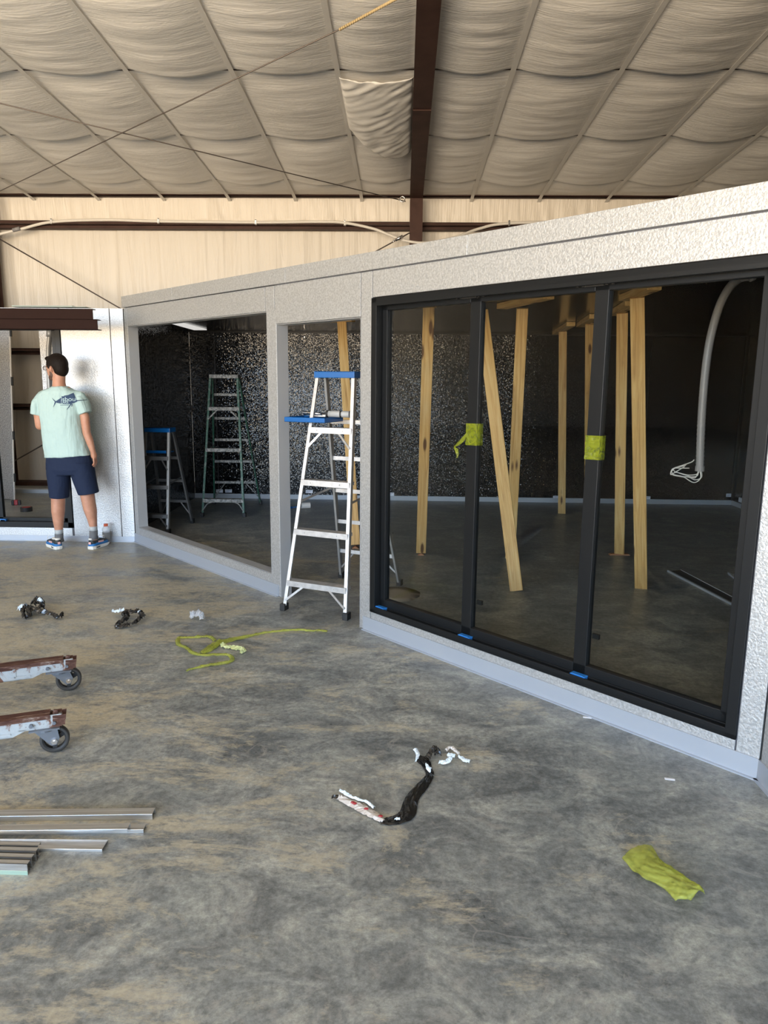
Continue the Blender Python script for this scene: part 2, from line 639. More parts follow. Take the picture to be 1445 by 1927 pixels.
def roof_z(y):
    return 4.18 + 0.0453 * (10.03 - y)


mb = MB()
plane_with_holes_x(REAR_Y, LEFT_X, RIGHT_X, 0, 5.15, DOORS_REAR, 0.15, mb, -1)
struct(mb.build('wall_rear', M_WINS))
mb = MB()
mb.box((LEFT_X - .15, REAR_Y, 0), (LEFT_X, EAVE_Y, 5.15))
struct(mb.build('wall_left', M_WINS))
mb = MB()
mb.box((RIGHT_X, REAR_Y, 0), (RIGHT_X + .15, EAVE_Y, 5.15))
struct(mb.build('wall_right', M_WINS))


# back wall insulation: grid with soft vertical pleats gathered at the girt
def back_wall():
    xs = list(np.arange(-22, -7, 0.25)) + list(np.arange(-7, 4.0, 0.025)) + list(np.arange(4.0, 12.01, 0.25))
    zs = list(np.arange(0, 2.0, 0.2)) + list(np.arange(2.0, 4.30, 0.04))
    vs, fs = [], []
    for z in zs:
        for x in xs:
            y = EAVE_Y
            if -7 < x < 4:
                g = noise.noise(Vector((x * 1.3, 3.1, z * 0.3)))
                amp = 0.015 + 0.020 * max(0, g + 0.2)
                if z > 3.84:
                    k = max(0, 1 - (z - 3.84) / 0.34)
                    y += -0.03 * (1 - k) + amp * k * noise.noise(Vector((x * 11 + z * 2, 0.5, z * 0.8)))
                else:
                    y += amp * (noise.noise(Vector((x * 9 + 0.35 * z, 7.5, z * 0.45))) + 0.5 * noise.noise(Vector((x * 24, 2.5, z * 0.6))))
            vs.append((x, y, z))
    nx = len(xs)
    for j in range(len(zs) - 1):
        for i in range(nx - 1):
            a = j * nx + i
            fs.append((a, a + 1, a + nx + 1, a + nx))
    b = MB()
    b.add(vs, fs)
    b.box((-22, EAVE_Y + 0.06, 0), (12, EAVE_Y + 0.2, 4.3))
    return b.build('wall_back', M_WINS, smooth=True)


struct(back_wall())

# roof blanket
STRAPS = [-0.62 - 0.942 * k for k in range(0, 8)][::-1] + [0.93 + 0.947 * k for k in range(0, 6)]
PINS = sorted([-22, 12] + STRAPS + [0.055, 0.235])
PURL = [10.03 - 1.521 * k for k in range(0, 5)]
ROWS = [10.70] + PURL


def sagz(x, y, y_near, y_far):
    z0 = roof_z(y)
    for a, b in zip(PINS[:-1], PINS[1:]):
        if a <= x <= b:
            break
    wdt = b - a
    s_ = (x - a) / wdt
    k = math.sin(math.pi * s_) ** 0.95 if 0 < s_ < 1 else 0
    v = (y - y_near) / (y_far - y_near)        # 0 near the viewer's side, 1 towards the eave
    pr = 1 - abs(2 * v - 1) ** 7
    hang = 0.055 * math.exp(-((v - 0.985) / 0.10) ** 2) * 0  # kept flat
    last = y_far > 10.5
    amp = (0.035 if last else 0.085) * min(1, wdt / 0.94) * (0.85 + 0.3 * noise.noise(Vector((a * 3.1, y_near, 0))))
    h = min(1.0, max(0.0, v) / 0.45)
    h = math.sin(h * math.pi / 2) ** 0.8
    if last:
        h *= min(1.0, (1 - v) / 0.5 + 0.12)
    if v > 0.965:
        h *= max(0.0, (1 - v) / 0.035) ** 0.5
    z = z0 + 0.012 - (amp * k + 0.012) * h
    wr = noise.noise(Vector((x * 1.6, y * 7 + 0.5 * k, 3.3))) * 0.012 + noise.noise(Vector((x * 2.5 + y, y * 17, 9.3))) * 0.005
    z += wr * k * min(1, h * 1.2)
    return z


def ceiling():
    b = MB()
    xs = list(np.arange(-22, -7.5, 0.25)) + list(np.arange(-7.5, 6.2, 0.045)) + list(np.arange(6.2, 12.01, 0.25))
    for r_ in range(len(ROWS) - 1):
        yf, yn = ROWS[r_], ROWS[r_ + 1]
        yf_, yn_ = yf - 0.015, yn + 0.02
        ys = list(np.linspace(yn_, yf_ - (yf_ - yn_) * 0.036, 46 if r_ else 26)) + [yf_ - (yf_ - yn_) * q for q in (.03, .022, .012, .004, 0)]
        vs, fs = [], []
        for y in ys:
            for x in xs:
                vs.append((x, y, sagz(x, y, yn_, yf_)))
        nx = len(xs)
        for j in range(len(ys) - 1):
            for i in range(nx - 1):
                a = j * nx + i
                fs.append((a, a + 1, a + nx + 1, a + nx))
        b.add(vs, fs)
    # simple run of the same blanket behind the viewer, and the deck above
    ys = [PURL[-1], 2.0, 0.0, -3.0, -6.0, REAR_Y]
    for a, c in zip(ys[:-1], ys[1:]):
        b.add([(-22, a, roof_z(a)), (12, a, roof_z(a)), (12, c, roof_z(c)), (-22, c, roof_z(c))], [(0, 1, 2, 3)])
    b.add([(-22.2, 11, roof_z(11) + .26), (12.2, 11, roof_z(11) + .26), (12.2, REAR_Y - .2, roof_z(REAR_Y) + .26), (-22.2, REAR_Y - .2, roof_z(REAR_Y) + .26)], [(0, 1, 2, 3)])
    return b.build('ceiling', M_CEIL, smooth=True)


struct(ceiling())

ORD = ['first', 'second', 'third', 'fourth', 'fifth', 'sixth', 'seventh', 'eighth']
# purlins
for k, y in enumerate(PURL[:4]):
    z = roof_z(y)
    mb = MB()
    mb.box((-22, y - 0.055, z + 0.012), (12, y + 0.03, z + 0.02))
    mb.box((-22, y + 0.025, z + 0.012), (12, y + 0.03, z + 0.22))
    mb.box((-22, y - 0.055, z + 0.012), (12, y - 0.051, z + 0.035))
    o = mb.build('roof_purlin', M_BRWN)
    tag(o, 'brown steel roof purlin, %s crossing line of the ceiling counted out from the back wall' % ORD[k], 'purlin', 'roof purlins above the insulation')
mb = MB()
ez = 4.140
mb.box((-22, 10.715, ez), (12, 10.80, ez + .012))
mb.box((-22, 10.79, ez), (12, 10.80, ez + .2))
mb.box((-22, 10.715, ez), (12, 10.72, ez + .03))
tag(mb.build('eave_strut', M_BRWN), 'brown steel eave strut running where ceiling insulation meets the back wall', 'beam')
# straps
left = [x for x in STRAPS if x < 0][::-1]
right = [x for x in STRAPS if x > 0]
for side, lst in (('left', left), ('right', right)):
    for k, x in enumerate(lst):
        mb = MB()
        pts = [(x, 10.83, 3.98 + 0.12), (x, 10.70, 4.125)] + [(x, y, roof_z(y) - 0.020) for y in (10.6, 9.0, 7.0, 5.0, 3.9)]
        for a, b in zip(pts[:-1], pts[1:]):
            mb.bar(a, b, 0.046, 0.0025, side=(1, 0, 0))
        o = mb.build('ceiling_strap', M_STRAP)
        tag(o, 'pale metal strap under the roof insulation, %s to the %s of the brown rafter' % (ORD[k], side), 'strap', 'straps holding the roof insulation')

# rafter and column
raf = empty('steel_rafter_frame', (0.147, 10.6, 0), 0, 'tapered red-brown steel rafter and column dividing the insulated ceiling', 'steel frame')
mb = MB()


def rz(y):
    return roof_z(y) - 0.10 if y < 9.2 else roof_z(y) - 0.10


ys = [10.44, 7.55, REAR_Y]
for a, b in ((10.44, 7.58), (7.56, 1.5), (1.5, REAR_Y)):
    mb.bar((0.147, a, rz(a)), (0.147, b, rz(b)), 0.178, 0.010, side=(1, 0, 0))
mb.bar((0.147, 7.60, rz(7.6) - .004), (0.147, 7.54, rz(7.54) - .004), 0.178, 0.022, side=(1, 0, 0))
mb.bar((0.147, 10.44, rz(10.44) + .08), (0.147, REAR_Y, rz(REAR_Y) + .08), 0.008, 0.15, side=(1, 0, 0))
child_local(mb.build('rafter', M_BRWN), raf)
mb = MB()
mb.box((0.062, 10.43, 0), (0.238, 10.44, roof_z(10.4) - 0.08))
mb.box((0.146, 10.44, 0), (0.154, 10.70, 4.1))
mb.box((0.062, 10.70, 0), (0.238, 10.71, 4.1))
mb.box((0.05, 10.40, 0), (0.25, 10.73, 0.02))
M_COLM = mat('dusty_brown_steel', (0.11, 0.075, 0.045), 0.7)
child_local(mb.build('column', [M_BRWN]), raf)
mb = MB()
for x in (-5.97, 6.3):
    pass
colb = empty('steel_column', (-5.93, 10.6, 0), 0, 'brown steel column at the left end of the back wall girt', 'column')
mb.box((-6.02, 10.43, 0), (-5.84, 10.44, 4.1))
mb.box((-5.934, 10.44, 0), (-5.926, 10.70, 4.1))
mb.box((-6.02, 10.70, 0), (-5.84, 10.71, 4.1))
child_local(mb.build('column_profile', M_BRWN), colb)

# girts on the back wall (Z sections) in each bay
def girt(x0, x1, z0, label, h=0.085):
    b = MB()
    b.box((x0, 10.60, z0 + h), (x1, 10.80, z0 + h + .006))
    b.box((x0, 10.60, z0 + .05), (x1, 10.606, z0 + h + .006))
    b.box((x0, 10.63, z0 + .045), (x1, 10.80, z0 + .05))
    b.box((x0, 10.66, z0), (x1, 10.80, z0 + .03))
    b.box((x0, 10.70, z0 + .03), (x1, 10.705, z0 + .05))
    return tag(b.build('wall_girt', M_BRWN), label, 'girt', 'brown girts on the back wall')


girt(-5.84, 0.06, 3.695, 'brown steel wall girt on the back wall left of the column, carrying grey conduit')
girt(0.24, 6.2, 3.695, 'brown steel wall girt on the back wall right of the column', 0.08)
girt(-5.9, -2.95, 1.93, 'brown girt high in the left doorway view, beside the speckled panel')
girt(-5.9, -2.95, 1.12, 'brown girt at mid height in the left doorway view, left of the man')
mb = MB()
mb.box((-12, 10.55, 0.0), (-2.95, 10.8, 0.05))
tag(mb.build('base_beam', M_BRWN), 'dark steel base beam along the floor seen through the left opening', 'beam')

# surface conduit with couplings along girt
def smooth_path(pts, n=8):
    pts = [Vector(p) for p in pts]
    out = []
    for i in range(len(pts) - 1):
        p0, p1, p2, p3 = pts[max(i - 1, 0)], pts[i], pts[i + 1], pts[min(i + 2, len(pts) - 1)]
        for k in range(n):
            t_ = k / n
            out.append(0.5 * ((2 * p1) + (p2 - p0) * t_ + (2 * p0 - 5 * p1 + 4 * p2 - p3) * t_ * t_ + (3 * p1 - p0 - 3 * p2 + p3) * t_ ** 3))
    out.append(pts[-1])
    return out


pts = [(-6.4, 10.45, 3.50), (-5.81, 10.52, 3.57), (-5.45, 10.55, 3.65), (-4.98, 10.575, 3.76), (-4.2, 10.58, 3.79), (-3.46, 10.58, 3.775), (-2.09, 10.575, 3.765),
       (-1.2, 10.57, 3.775), (-0.84, 10.56, 3.76), (-0.45, 10.53, 3.68), (-0.2, 10.5, 3.585), (0.02, 10.42, 3.50), (0.3, 10.38, 3.47), (0.7, 10.45, 3.56), (1.03, 10.55, 3.69), (1.44, 10.57, 3.765), (2.6, 10.57, 3.79), (5, 10.57, 3.78)]
cond = empty('wall_conduit', (-3.4, 10.6, 3.7), 0, 'long pale conduit running over the back wall girt, dipping behind the column', 'conduit')
child_local(MB().tube(smooth_path(pts), 0.019, 10).build('pipe', M_WHITE, smooth=True), cond)
for x, z in ((-4.98, 3.765), (-3.46, 3.775), (-2.09, 3.765), (-0.84, 3.76), (1.44, 3.765)):
    b = MB()
    b.box((x - .012, 10.55, z - .035), (x + .012, 10.605, z + .035))
    b.ball((x, 10.545, z + .03), .008, n=8)
    b.ball((x, 10.545, z - .03), .008, n=8)
    child_local(b.build('conduit_clip', M_CHROME), cond)
b = MB()
b.tube([(-5.52, 10.53, 3.638), (-5.42, 10.53, 3.662)], 0.028, 10)
child_local(b.build('coupling', M_CGREY, smooth=True), cond)

# bracing cables and rope
def cable(name, pts, r, label, cat, m_=None):
    o = MB().tube(pts, r, 6).build(name, m_ or M_ROPE, smooth=True)
    return tag(o, label, cat)


c1 = empty('bracing_cable', G(370, 180, 4.15), 0, 'thin roof brace line climbing from left to upper right, ending in tan rope', 'cable', 'roof and wall bracing cables')
a, b_, c_ = G(-60, 388, 4.02), G(640, 55, 4.14), G(745, -2, 4.16)
child_local(MB().tube([a, b_], 0.0055, 6).build('wire', M_ROPE, smooth=True), c1)
rp = MB()
rp.tube([b_, c_, G(840, -60, 4.17)], 0.010, 7)
for k in range(26):
    q = b_.lerp(c_, k / 25)
    rp.ball(q, (0.012, 0.014, 0.012), n=6)
child_local(rp.build('rope', M_TANROPE, smooth=True), c1)
c2 = empty('bracing_cable', G(370, 270, 4.1), 0, 'thin roof brace cable sloping down from left to the rafter foot', 'cable', 'roof and wall bracing cables')
e_ = Vector((0.0, 10.45, 4.02))
child_local(MB().tube([G(-60, 180, 4.12), e_], 0.006, 6).build('wire', M_ROPE, smooth=True), c2)
b = MB()
b.tube([P(757, 375, 10.4) + Vector((0.035 * math.cos(t_), 0, 0.035 * math.sin(t_))) for t_ in np.linspace(0, 2 * math.pi, 13)], 0.007, 6)
child_local(b.build('eye_bolt', M_CHROME, smooth=True), c2)
o = MB().tube([(-5.86, 10.5, 3.60), (-4.0, 10.5, 2.555), (-2.6, 10.5, 1.78)], 0.010, 6).build('bracing_cable', M_ROPE, smooth=True)
tag(o, 'diagonal wall brace rod dropping to the right behind the corner of the white wall', 'cable', 'roof and wall bracing cables')
c4 = empty('bracing_cable', (0.0, 10.4, 3.6), 0, 'short wall brace rod with turnbuckle rising to the left side of the column', 'cable', 'roof and wall bracing cables')
child_local(MB().tube([(0.06, 10.40, 3.60), (-0.85, 10.40, 3.12)], 0.009, 6).build('rod', M_ROPE, smooth=True), c4)
child_local(MB().tube([(-0.03, 10.38, 3.555), (-0.13, 10.38, 3.50)], 0.022, 6).tube([(-0.14, 10.38, 3.495), (-0.17, 10.38, 3.48)], 0.014, 6).build('turnbuckle', M_CHROME, smooth=True), c4)
o = MB().tube([(-5.86, 10.42, 0.31), (-5.6, 10.42, 0.45), (-4.2, 10.42, 1.22), (-3.0, 10.42, 1.9)], 0.010, 6).build('bracing_cable', M_ROPE, smooth=True)
tag(o, 'diagonal brace rod rising behind the man inside the left opening', 'cable', 'roof and wall bracing cables')


# loose flap of facing beside the rafter
def flap():
    b = MB()
    nx, ny = 44, 70
    vs, fs = [], []
    for j in range(ny + 1):
        v = j / ny
        for i in range(nx + 1):
            u = i / nx
            x = -0.61 + 0.665 * u
            yend = 8.10 + 0.72 * math.sin(math.pi * u * 0.6)
            y = 7.035 + (yend - 7.035) * v
            k = math.sin(math.pi * min(max(u, 0.0), 1.0)) ** 0.7
            z = roof_z(y) - 0.03 - 0.045 * k - 0.075 * (k ** 0.5) * math.sin(math.pi * min(1, v * 0.62)) ** 0.8
            wv = Vector((x * 5 + y * 2.0, y * 6 - x * 5, 1.7))
            qq, al = x * 0.75 + y, x - y * 0.75
            z += 0.010 * noise.noise(wv) * (0.3 + v) + 0.013 * noise.noise(Vector((qq * 13, al * 2.6, 1))) + 0.006 * noise.noise(Vector((qq * 31, al * 5, 4)))
            vs.append((x, y, z))
    for j in range(ny):
        for i in range(nx):
            a = j * (nx + 1) + i
            fs.append((a, a + 1, a + nx + 2, a + nx + 1))
    b.add(vs, fs)
    o = b.build('insulation_flap', M_CEILF, smooth=True)
    md = o.modifiers.new('thick', 'SOLIDIFY')
    md.thickness = 0.003
    return tag(o, 'loose wrinkled flap of insulation facing sagging just left of the brown rafter', 'insulation')


M_CEILF = insulation('loose_facing', (3, 10, 6), 0.05, 0.02)
flap()

# ------------------------------------------------------------------ the panel room
A = Vector((-2.643, 6.931, 0))
T = Vector((0.7053, -0.7090, 0))
NN = Vector((0.7090, 0.7053, 0))
WLEN = 5.867
TH = 0.096
TOPZ = 2.365
WM = Matrix(((T.x, NN.x, 0, A.x), (T.y, NN.y, 0, A.y), (0, 0, 1, 0), (0, 0, 0, 1)))
Bc = A + T * WLEN


def uvz(u, v, z):
    return WM @ Vector((u, v, z))


g_ = 0.0035


def panel(mb_, u0, u1, z0, z1, v0=0.0, v1=TH, M=WM, gap=g_):
    mb_.box((u0 + gap, v0, z0 + gap), (u1 - gap, v1, z1 - gap), 0, M)


ZB = 2.258
mb = MB()
panel(mb, 0.0, 0.075, 0, ZB)
panel(mb, 0.075, 2.36, 0, 0.160)
panel(mb, 0.075, 2.345, 2.085, ZB)
panel(mb, 2.345, 2.461, 2.085, ZB)
mb.box((2.36 + 0.0, 0, 0.003), (2.475, TH, 2.09), 0, WM)
panel(mb, 2.461, 3.372, 1.993, ZB)
panel(mb, 3.372, 3.477, 0, ZB)
panel(mb, 3.477, 5.767, 2.100, ZB)
panel(mb, 3.477, 5.767, 0, 0.138)
panel(mb, 5.767, WLEN, 0, ZB)
struct(mb.build('wall_front', M_STUC, bevel=0.0015))
mb = MB()
mb.box((0.004, 0.006, 0.002), (0.075, TH - .004, ZB - .01), 0, WM)
mb.box((0.075, 0.006, 0.002), (2.37, TH - .004, 0.158), 0, WM)
mb.box((0.07, 0.006, 2.088), (2.48, TH - .004, ZB), 0, WM)
mb.box((2.46, 0.006, 1.996), (3.477, TH - .004, ZB + 0.01), 0, WM)
mb.box((3.375, 0.006, 0.002), (3.48, TH - .004, ZB + .01), 0, WM)
mb.box((3.47, 0.006, 2.103), (WLEN - .004, TH - .004, ZB + .01), 0, WM)
mb.box((3.47, 0.006, 0.002), (WLEN - .004, TH - .004, 0.135), 0, WM)
mb.box((5.765, 0.006, 0.002), (WLEN - .004, TH - .004, ZB + .01), 0, WM)
struct(mb.build('trim_1', M_SEAM))
# roof edge band in four lengths
mb = MB()
for u0, u1 in ((-0.012, 0.989), (0.989, 2.61), (2.61, 4.22), (4.22, WLEN + .01)):
    panel(mb, u0, u1, ZB, TOPZ, -0.012, TH, gap=0.003)
mb.box((0, -0.006, ZB + .004), (WLEN, TH, TOPZ - .006), 0, WM)
struct(mb.build('trim_2', M_STUC, bevel=0.0015))
# smooth reveals in the two openings
mb = MB()
mb.box((0.0755, 0.002, 0.16), (0.079, TH + .002, 2.085), 0, WM)
mb.box((2.356, 0.002, 0.16), (2.3595, TH + .002, 2.085), 0, WM)
mb.box((0.078, 0.002, 0.160), (2.358, TH + .002, 0.1635), 0, WM)
mb.box((0.078, 0.002, 2.0815), (2.358, TH + .002, 2.0855), 0, WM)
mb.box((2.4755, 0.002, 0.0), (2.479, TH + .002, 1.993), 0, WM)
mb.box((3.368, 0.002, 0.0), (3.3715, TH + .002, 1.993), 0, WM)
mb.box((2.478, 0.002, 1.9895), (3.370, TH + .002, 1.993), 0, WM)
struct(mb.build('trim_3', M_JAMB))
# base channel
def base_run(u0, u1, M=WM, z1=0.092):
    b = MB()
    b.box((u0, -0.008, 0.0), (u1, -0.001, z1), 0, M)
    b.box((u0, -0.022, 0.0), (u1, -0.001, 0.006), 0, M)
    return b


b = base_run(-0.01, 2.45)
b2 = base_run(3.41, WLEN + .008)
b.add(b2.v, b2.f)
struct(b.build('baseboard_front', M_BASE))

# left wall of the room, parallel to the building's back wall
WY = 6.936
ML = Matrix(((1, 0, 0, 0), (0, 1, 0, WY), (0, 0, 1, 0), (0, 0, 0, 1)))
mb = MB()
panel(mb, -2.781, -2.648, 0, ZB, M=ML)
panel(mb, -3.2625, -2.781, 0, ZB, M=ML)
panel(mb, -5.60, -3.276, 0, 0.135, M=ML)
panel(mb, -5.60, -3.2625, 2.100, ZB, M=ML)
panel(mb, -7.20, -5.60, 0, ZB, M=ML)
struct(mb.build('wall_left_room', M_STUC, bevel=0.0015))
mb = MB()
mb.box((-3.26, .006, .002), (-2.66, TH - .004, ZB - .004), 0, ML)
mb.box((-7.19, .006, .002), (-2.66, TH - .004, .133), 0, ML)
mb.box((-7.19, .006, 2.104), (-2.66, TH - .004, ZB - .004), 0, ML)
struct(mb.build('trim_4', M_SEAM))
struct(base_run(-7.2, -2.655, ML, 0.055).build('baseboard_left', M_BASE))
# right wall, turning towards the viewer
MR = Matrix(((0, 1, 0, Bc.x), (-1, 0, 0, Bc.y), (0, 0, 1, 0), (0, 0, 0, 1)))
mb = MB()
panel(mb, 0.005, 1.15, 0, ZB, M=MR)
panel(mb, 1.15, 2.30, 0, ZB, M=MR)
panel(mb, 2.30, 5.0, 0, ZB, M=MR)
panel(mb, 0.0, 5.0, ZB, TOPZ, M=MR)
struct(mb.build('wall_right_room', M_STUC, bevel=0.0015))
struct(base_run(0.0, 5.0, MR).build('baseboard_right', M_BASE))

# black interior: walls, ceiling
IX0, IX1, IY1, IY0, IZ = -2.83, 4.45, 9.66, -2.2, 2.225
mb = MB()
seams = [IX0] + [-2.50 + 1.145 * k for k in range(0, 6)] + [IX1]
for a, b in zip(seams[:-1], seams[1:]):
    mb.box((a + .003, IY1, 0), (b - .003, IY1 + TH, 2.25))
struct(mb.build('wall_back_room', M_BLK))
mb = MB()
mb.box((IX0, IY1 + .006, 0), (IX1, IY1 + TH - .01, IZ + .1))
struct(mb.build('trim_5', M_SEAM))
mb = MB()
for a, b in ((7.04, 8.5), (8.5, IY1)):
    mb.box((IX0 - TH, a + .003, 0), (IX0, b - .003, 2.25))
struct(mb.build('wall_left_inner', M_BLK))
mb = MB()
ys = [IY0, 1.6, 2.75, 3.9, 5.05, 6.2, 7.35, 8.5, IY1]
for a, b in zip(ys[:-1], ys[1:]):
    mb.box((IX1, a + .002, 0), (IX1 + TH, b - .002, IZ + .13))
struct(mb.build('wall_right_inner', M_BLK))
mb = MB()
mb.box((1.6, IY0 - TH, 0), (IX1, IY0, IZ + .13))
struct(mb.build('wall_near_inner', M_BLK))
# black lining on the inside of the front walls
mb = MB()
for (u0, u1, z0, z1) in ((0.1, 2.36, 0, .158), (0.0, 0.073, 0, ZB), (2.362, 2.473, 0, 2.08), (0.07, 3.47, 2.088, 2.24), (3.374, 3.475, 0, 2.2), (3.47, 5.77, 0, .134), (3.47, 5.80, 2.104, 2.24), (5.77, 5.86, 0, 2.24)):
    mb.box((u0, TH - .003, z0), (u1, TH + .003, z1), 0, WM)
mb.box((IX0, WY + TH - .003, 0), (-2.62, WY + TH + .003, 2.24))
mb.box((Bc.x + TH - .003, IY0, 0), (Bc.x + TH + .003, Bc.y + .02, 2.24))
struct(mb.build('trim_6', M_BLK))
# ceiling panels: polygon strips across X clipped by the 45 degree wall
def clip_poly(x0, x1, y0, y1):
    poly = [(x0, y0), (x1, y0), (x1, y1), (x0, y1)]
    q = A - Vector((NN.x, NN.y, 0)) * 0.0
    out = []

    def side(p):
        return (p[0] - q.x) * NN.x + (p[1] - q.y) * NN.y - 0.01
    for i in range(4):
        p_, r_ = poly[i], poly[(i + 1) % 4]
        sp, sr = side(p_), side(r_)
        if sp >= 0:
            out.append(p_)
        if (sp >= 0) != (sr >= 0):
            t_ = sp / (sp - sr)
            out.append((p_[0] + (r_[0] - p_[0]) * t_, p_[1] + (r_[1] - p_[1]) * t_))
    return out


mb = MB()
cx = [(IX0, -1.7)] + [(-1.7 + 1.145 * k, -1.7 + 1.145 * (k + 1)) for k in range(0, 5)] + [(4.025, 4.53)]
for (a, b) in cx:
    for (y0, y1) in ((IY0, 2.76), (2.76, 5.2), (5.2, 7.04), (7.04, IY1 + TH - .002)):
        xa = max(a, 1.50) if y1 <= 2.77 else a
        if xa >= b:
            continue
        pl = clip_poly(xa + .002, b - .002, y0 + .002, y1 - .002)
        if len(pl) < 3:
            continue
        n = len(pl)
        vs = [(p_[0], p_[1], IZ) for p_ in pl] + [(p_[0], p_[1], 2.252) for p_ in pl]
        fs = [tuple(reversed(range(n))), tuple(range(n, 2 * n))] + [(k, (k + 1) % n, (k + 1) % n + n, k + n) for k in range(n)]
        mb.add(vs, fs)
struct(mb.build('ceiling_room', M_BLKC))
# pale base channel of the black back wall
mb = MB()
mb.box((IX0, IY1 - .012, 0), (IX1, IY1 - .002, .062))
mb.box((IX1 - .012, IY0, 0), (IX1 - .002, IY1, .062))
struct(mb.build('baseboard_back', M_LIT))
# corner angle trims inside
mb = MB()
mb.box((IX1 - .02, IY1 - .02, 0.06), (IX1, IY1, IZ))
for x in (-0.22, 2.08, 3.225):
    mb.box((x - .004, IY1 - .004, 0.06), (x + .004, IY1, IZ))
for y in (8.5, 7.35):
    mb.box((IX1 - .004, y - .004, 0.06), (IX1, y + .004, IZ))
mb.box((IX0, IY1 - .02, IZ - .02), (IX1, IY1, IZ))
struct(mb.build('trim_7', M_BFR))
mb = MB()
for x in (-2.4, -1.3, -.15, 0.95, 2.15, 2.9, 3.7, 4.3):
    mb.ball((x, IY1 - .012, IZ - .07), .012, n=6)
for z in (0.3, 0.8, 1.3, 1.8):
    for x in (3.27, 4.38, 0.98):
        mb.ball((x, IY1 - .008, z), .008, n=6)
struct(mb.build('trim_8', M_CHROME))

# paper stickers low on the black walls
stk = [(582, 925, 'near the first seam, seen behind the white ladder'), (735, 930, 'seen at the left edge of the glass door'),
       (1047, 936, 'just left of the thin far post'), (1217, 937, 'just right of the two close posts'),
       (1373, 932, 'just left of the far right corner'), (413, 924, 'behind the green ladder, left one of the pair'), (430, 924, 'behind the green ladder, right one of the pair')]
for px, py, lb in stk:
    c = P(px, py, IY1 - .003)
    t_ = empty('wall_sticker', c, 0, 'white sticker low on the black wall, ' + lb, 'sticker', 'stickers on the black wall')
    b = MB()
    b.box((-.047, -.001, -.022), (.047, .001, .022))
    b.build('paper', M_STICK, t_)
    b = MB()
    for k in range(3):
        b.box((-.038, -.002, .010 - k * .011), (.038 - .02 * k, -.001, .013 - k * .011))
    b.build('print', M_INK, t_)
t_ = empty('wall_sticker', (IX1 - .003, 9.42, .105), math.pi / 2, 'small white paper sticker on the right black wall just past the corner', 'sticker', 'stickers on the black wall')
b = MB()
b.box((-.047, -.001, -.03), (.047, .002, .03))
b.build('paper', M_STICK, t_)

# ------------------------------------------------------------------ black sliding door in the front wall
door = empty('glass_door_unit', uvz(4.6, 0.05, 0.14), 0, 'large black framed three panel glass door set in the white wall', 'glass door')


def wbox(b, u0, u1, v0, v1, z0, z1):
    b.box((u0, v0, z0), (u1, v1, z1), 0, WM)


FU0, FU1, FZ0, FZ1 = 3.478, 5.766, 0.140, 2.098
b = MB()
wbox(b, FU0, FU0 + .045, -.010, .105, FZ0, FZ1)
wbox(b, FU1 - .045, FU1, -.010, .105, FZ0, FZ1)
wbox(b, FU0, FU1, -.010, .105, FZ1 - .030, FZ1)
wbox(b, FU0, FU1, -.010, .105, FZ0, FZ0 + .022)
for (v0, v1) in ((-.010, .002), (.030, .036), (.088, .105)):
    wbox(b, FU0 + .04, FU1 - .04, v0, v1, FZ0, FZ0 + .040)
    wbox(b, FU0 + .04, FU1 - .04, v0, v1, FZ1 - .048, FZ1)
child_local(b.build('frame', M_BFR, bevel=0.002), door)
pan = [(FU0 + .048, 4.210), (4.210, 4.950), (4.950, FU1 - .048)]
for k, (u0, u1) in enumerate(pan):
    v0, v1 = .040, .082
    b = MB()
    z0, z1 = FZ0 + .030, FZ1 - .036
    sl = .040 if k == 0 else .070
    wbox(b, u0, u0 + sl, v0, v1, z0, z1)
    if k == 2:
        wbox(b, u1 - .040, u1, v0, v1, z0, z1)
    wbox(b, u0, u1, v0, v1, z0, z0 + .058)
    wbox(b, u0, u1, v0, v1, z1 - .036, z1)
    s_ = b.build('door_panel', M_BFR, bevel=0.0025)
    child_local(s_, door)
    g = MB()
    wbox(g, u0 + sl - .004, u1 + (.004 if k < 2 else -.036), .058, .064, z0 + .05, z1 - .03)
    gg = g.build('glass_pane', M_GLASS)
    gg.parent = s_
    # roller hardware at the head of the stile
    if k:
        h = MB()
        wbox(h, u0 - .05, u0 + .05, .024, .040, FZ1 - .052, FZ1 - .036)
        for q in (-.09, -.06, .06, .09):
            wbox(h, u0 + q, u0 + q + .012, .02, .034, FZ1 - .050, FZ1 - .040)
        hh = h.build('roller', M_RUB)
        hh.parent = s_
        h = MB()
        wbox(h, u0 + .069, u0 + .105, .088, .102, 0.36, 0.385)
        hh = h.build('handle_stub', M_BFR)
        hh.parent = s_


# blue packing clips on the sill
def blue_clip(u, label, M=WM, z=None):
    t0 = empty('sill_clip', M @ Vector((u, .018, FZ0 + .024 if z is None else z)), 0, label, 'clip', 'blue plastic clips on the door sills')
    t0.rotation_euler = (0, 0, math.atan2(M[1][0], M[0][0]))
    b = MB()
    b.box((-.042, -.018, .012), (.042, .018, .020))
    b.box((-.042, -.018, .0), (-.036, .018, .014))
    b.box((.036, -.018, .0), (.042, .018, .014))
    b.box((-.030, -.020, .018), (.030, -.014, .024))
    b.build('clip_body', M_BLUE2, t0, bevel=0.002)
    b = MB()
    b.ball((-.012, -.020, .006), .006, n=8)
    b.build('screw', M_CHROME, t0)


blue_clip(3.556, 'small blue plastic clip at the left corner of the glass door sill')
blue_clip(4.262, 'small blue plastic clip on the sill under the first door mullion')
blue_clip(5.000, 'small blue plastic clip on the sill under the second, nearer door mullion')


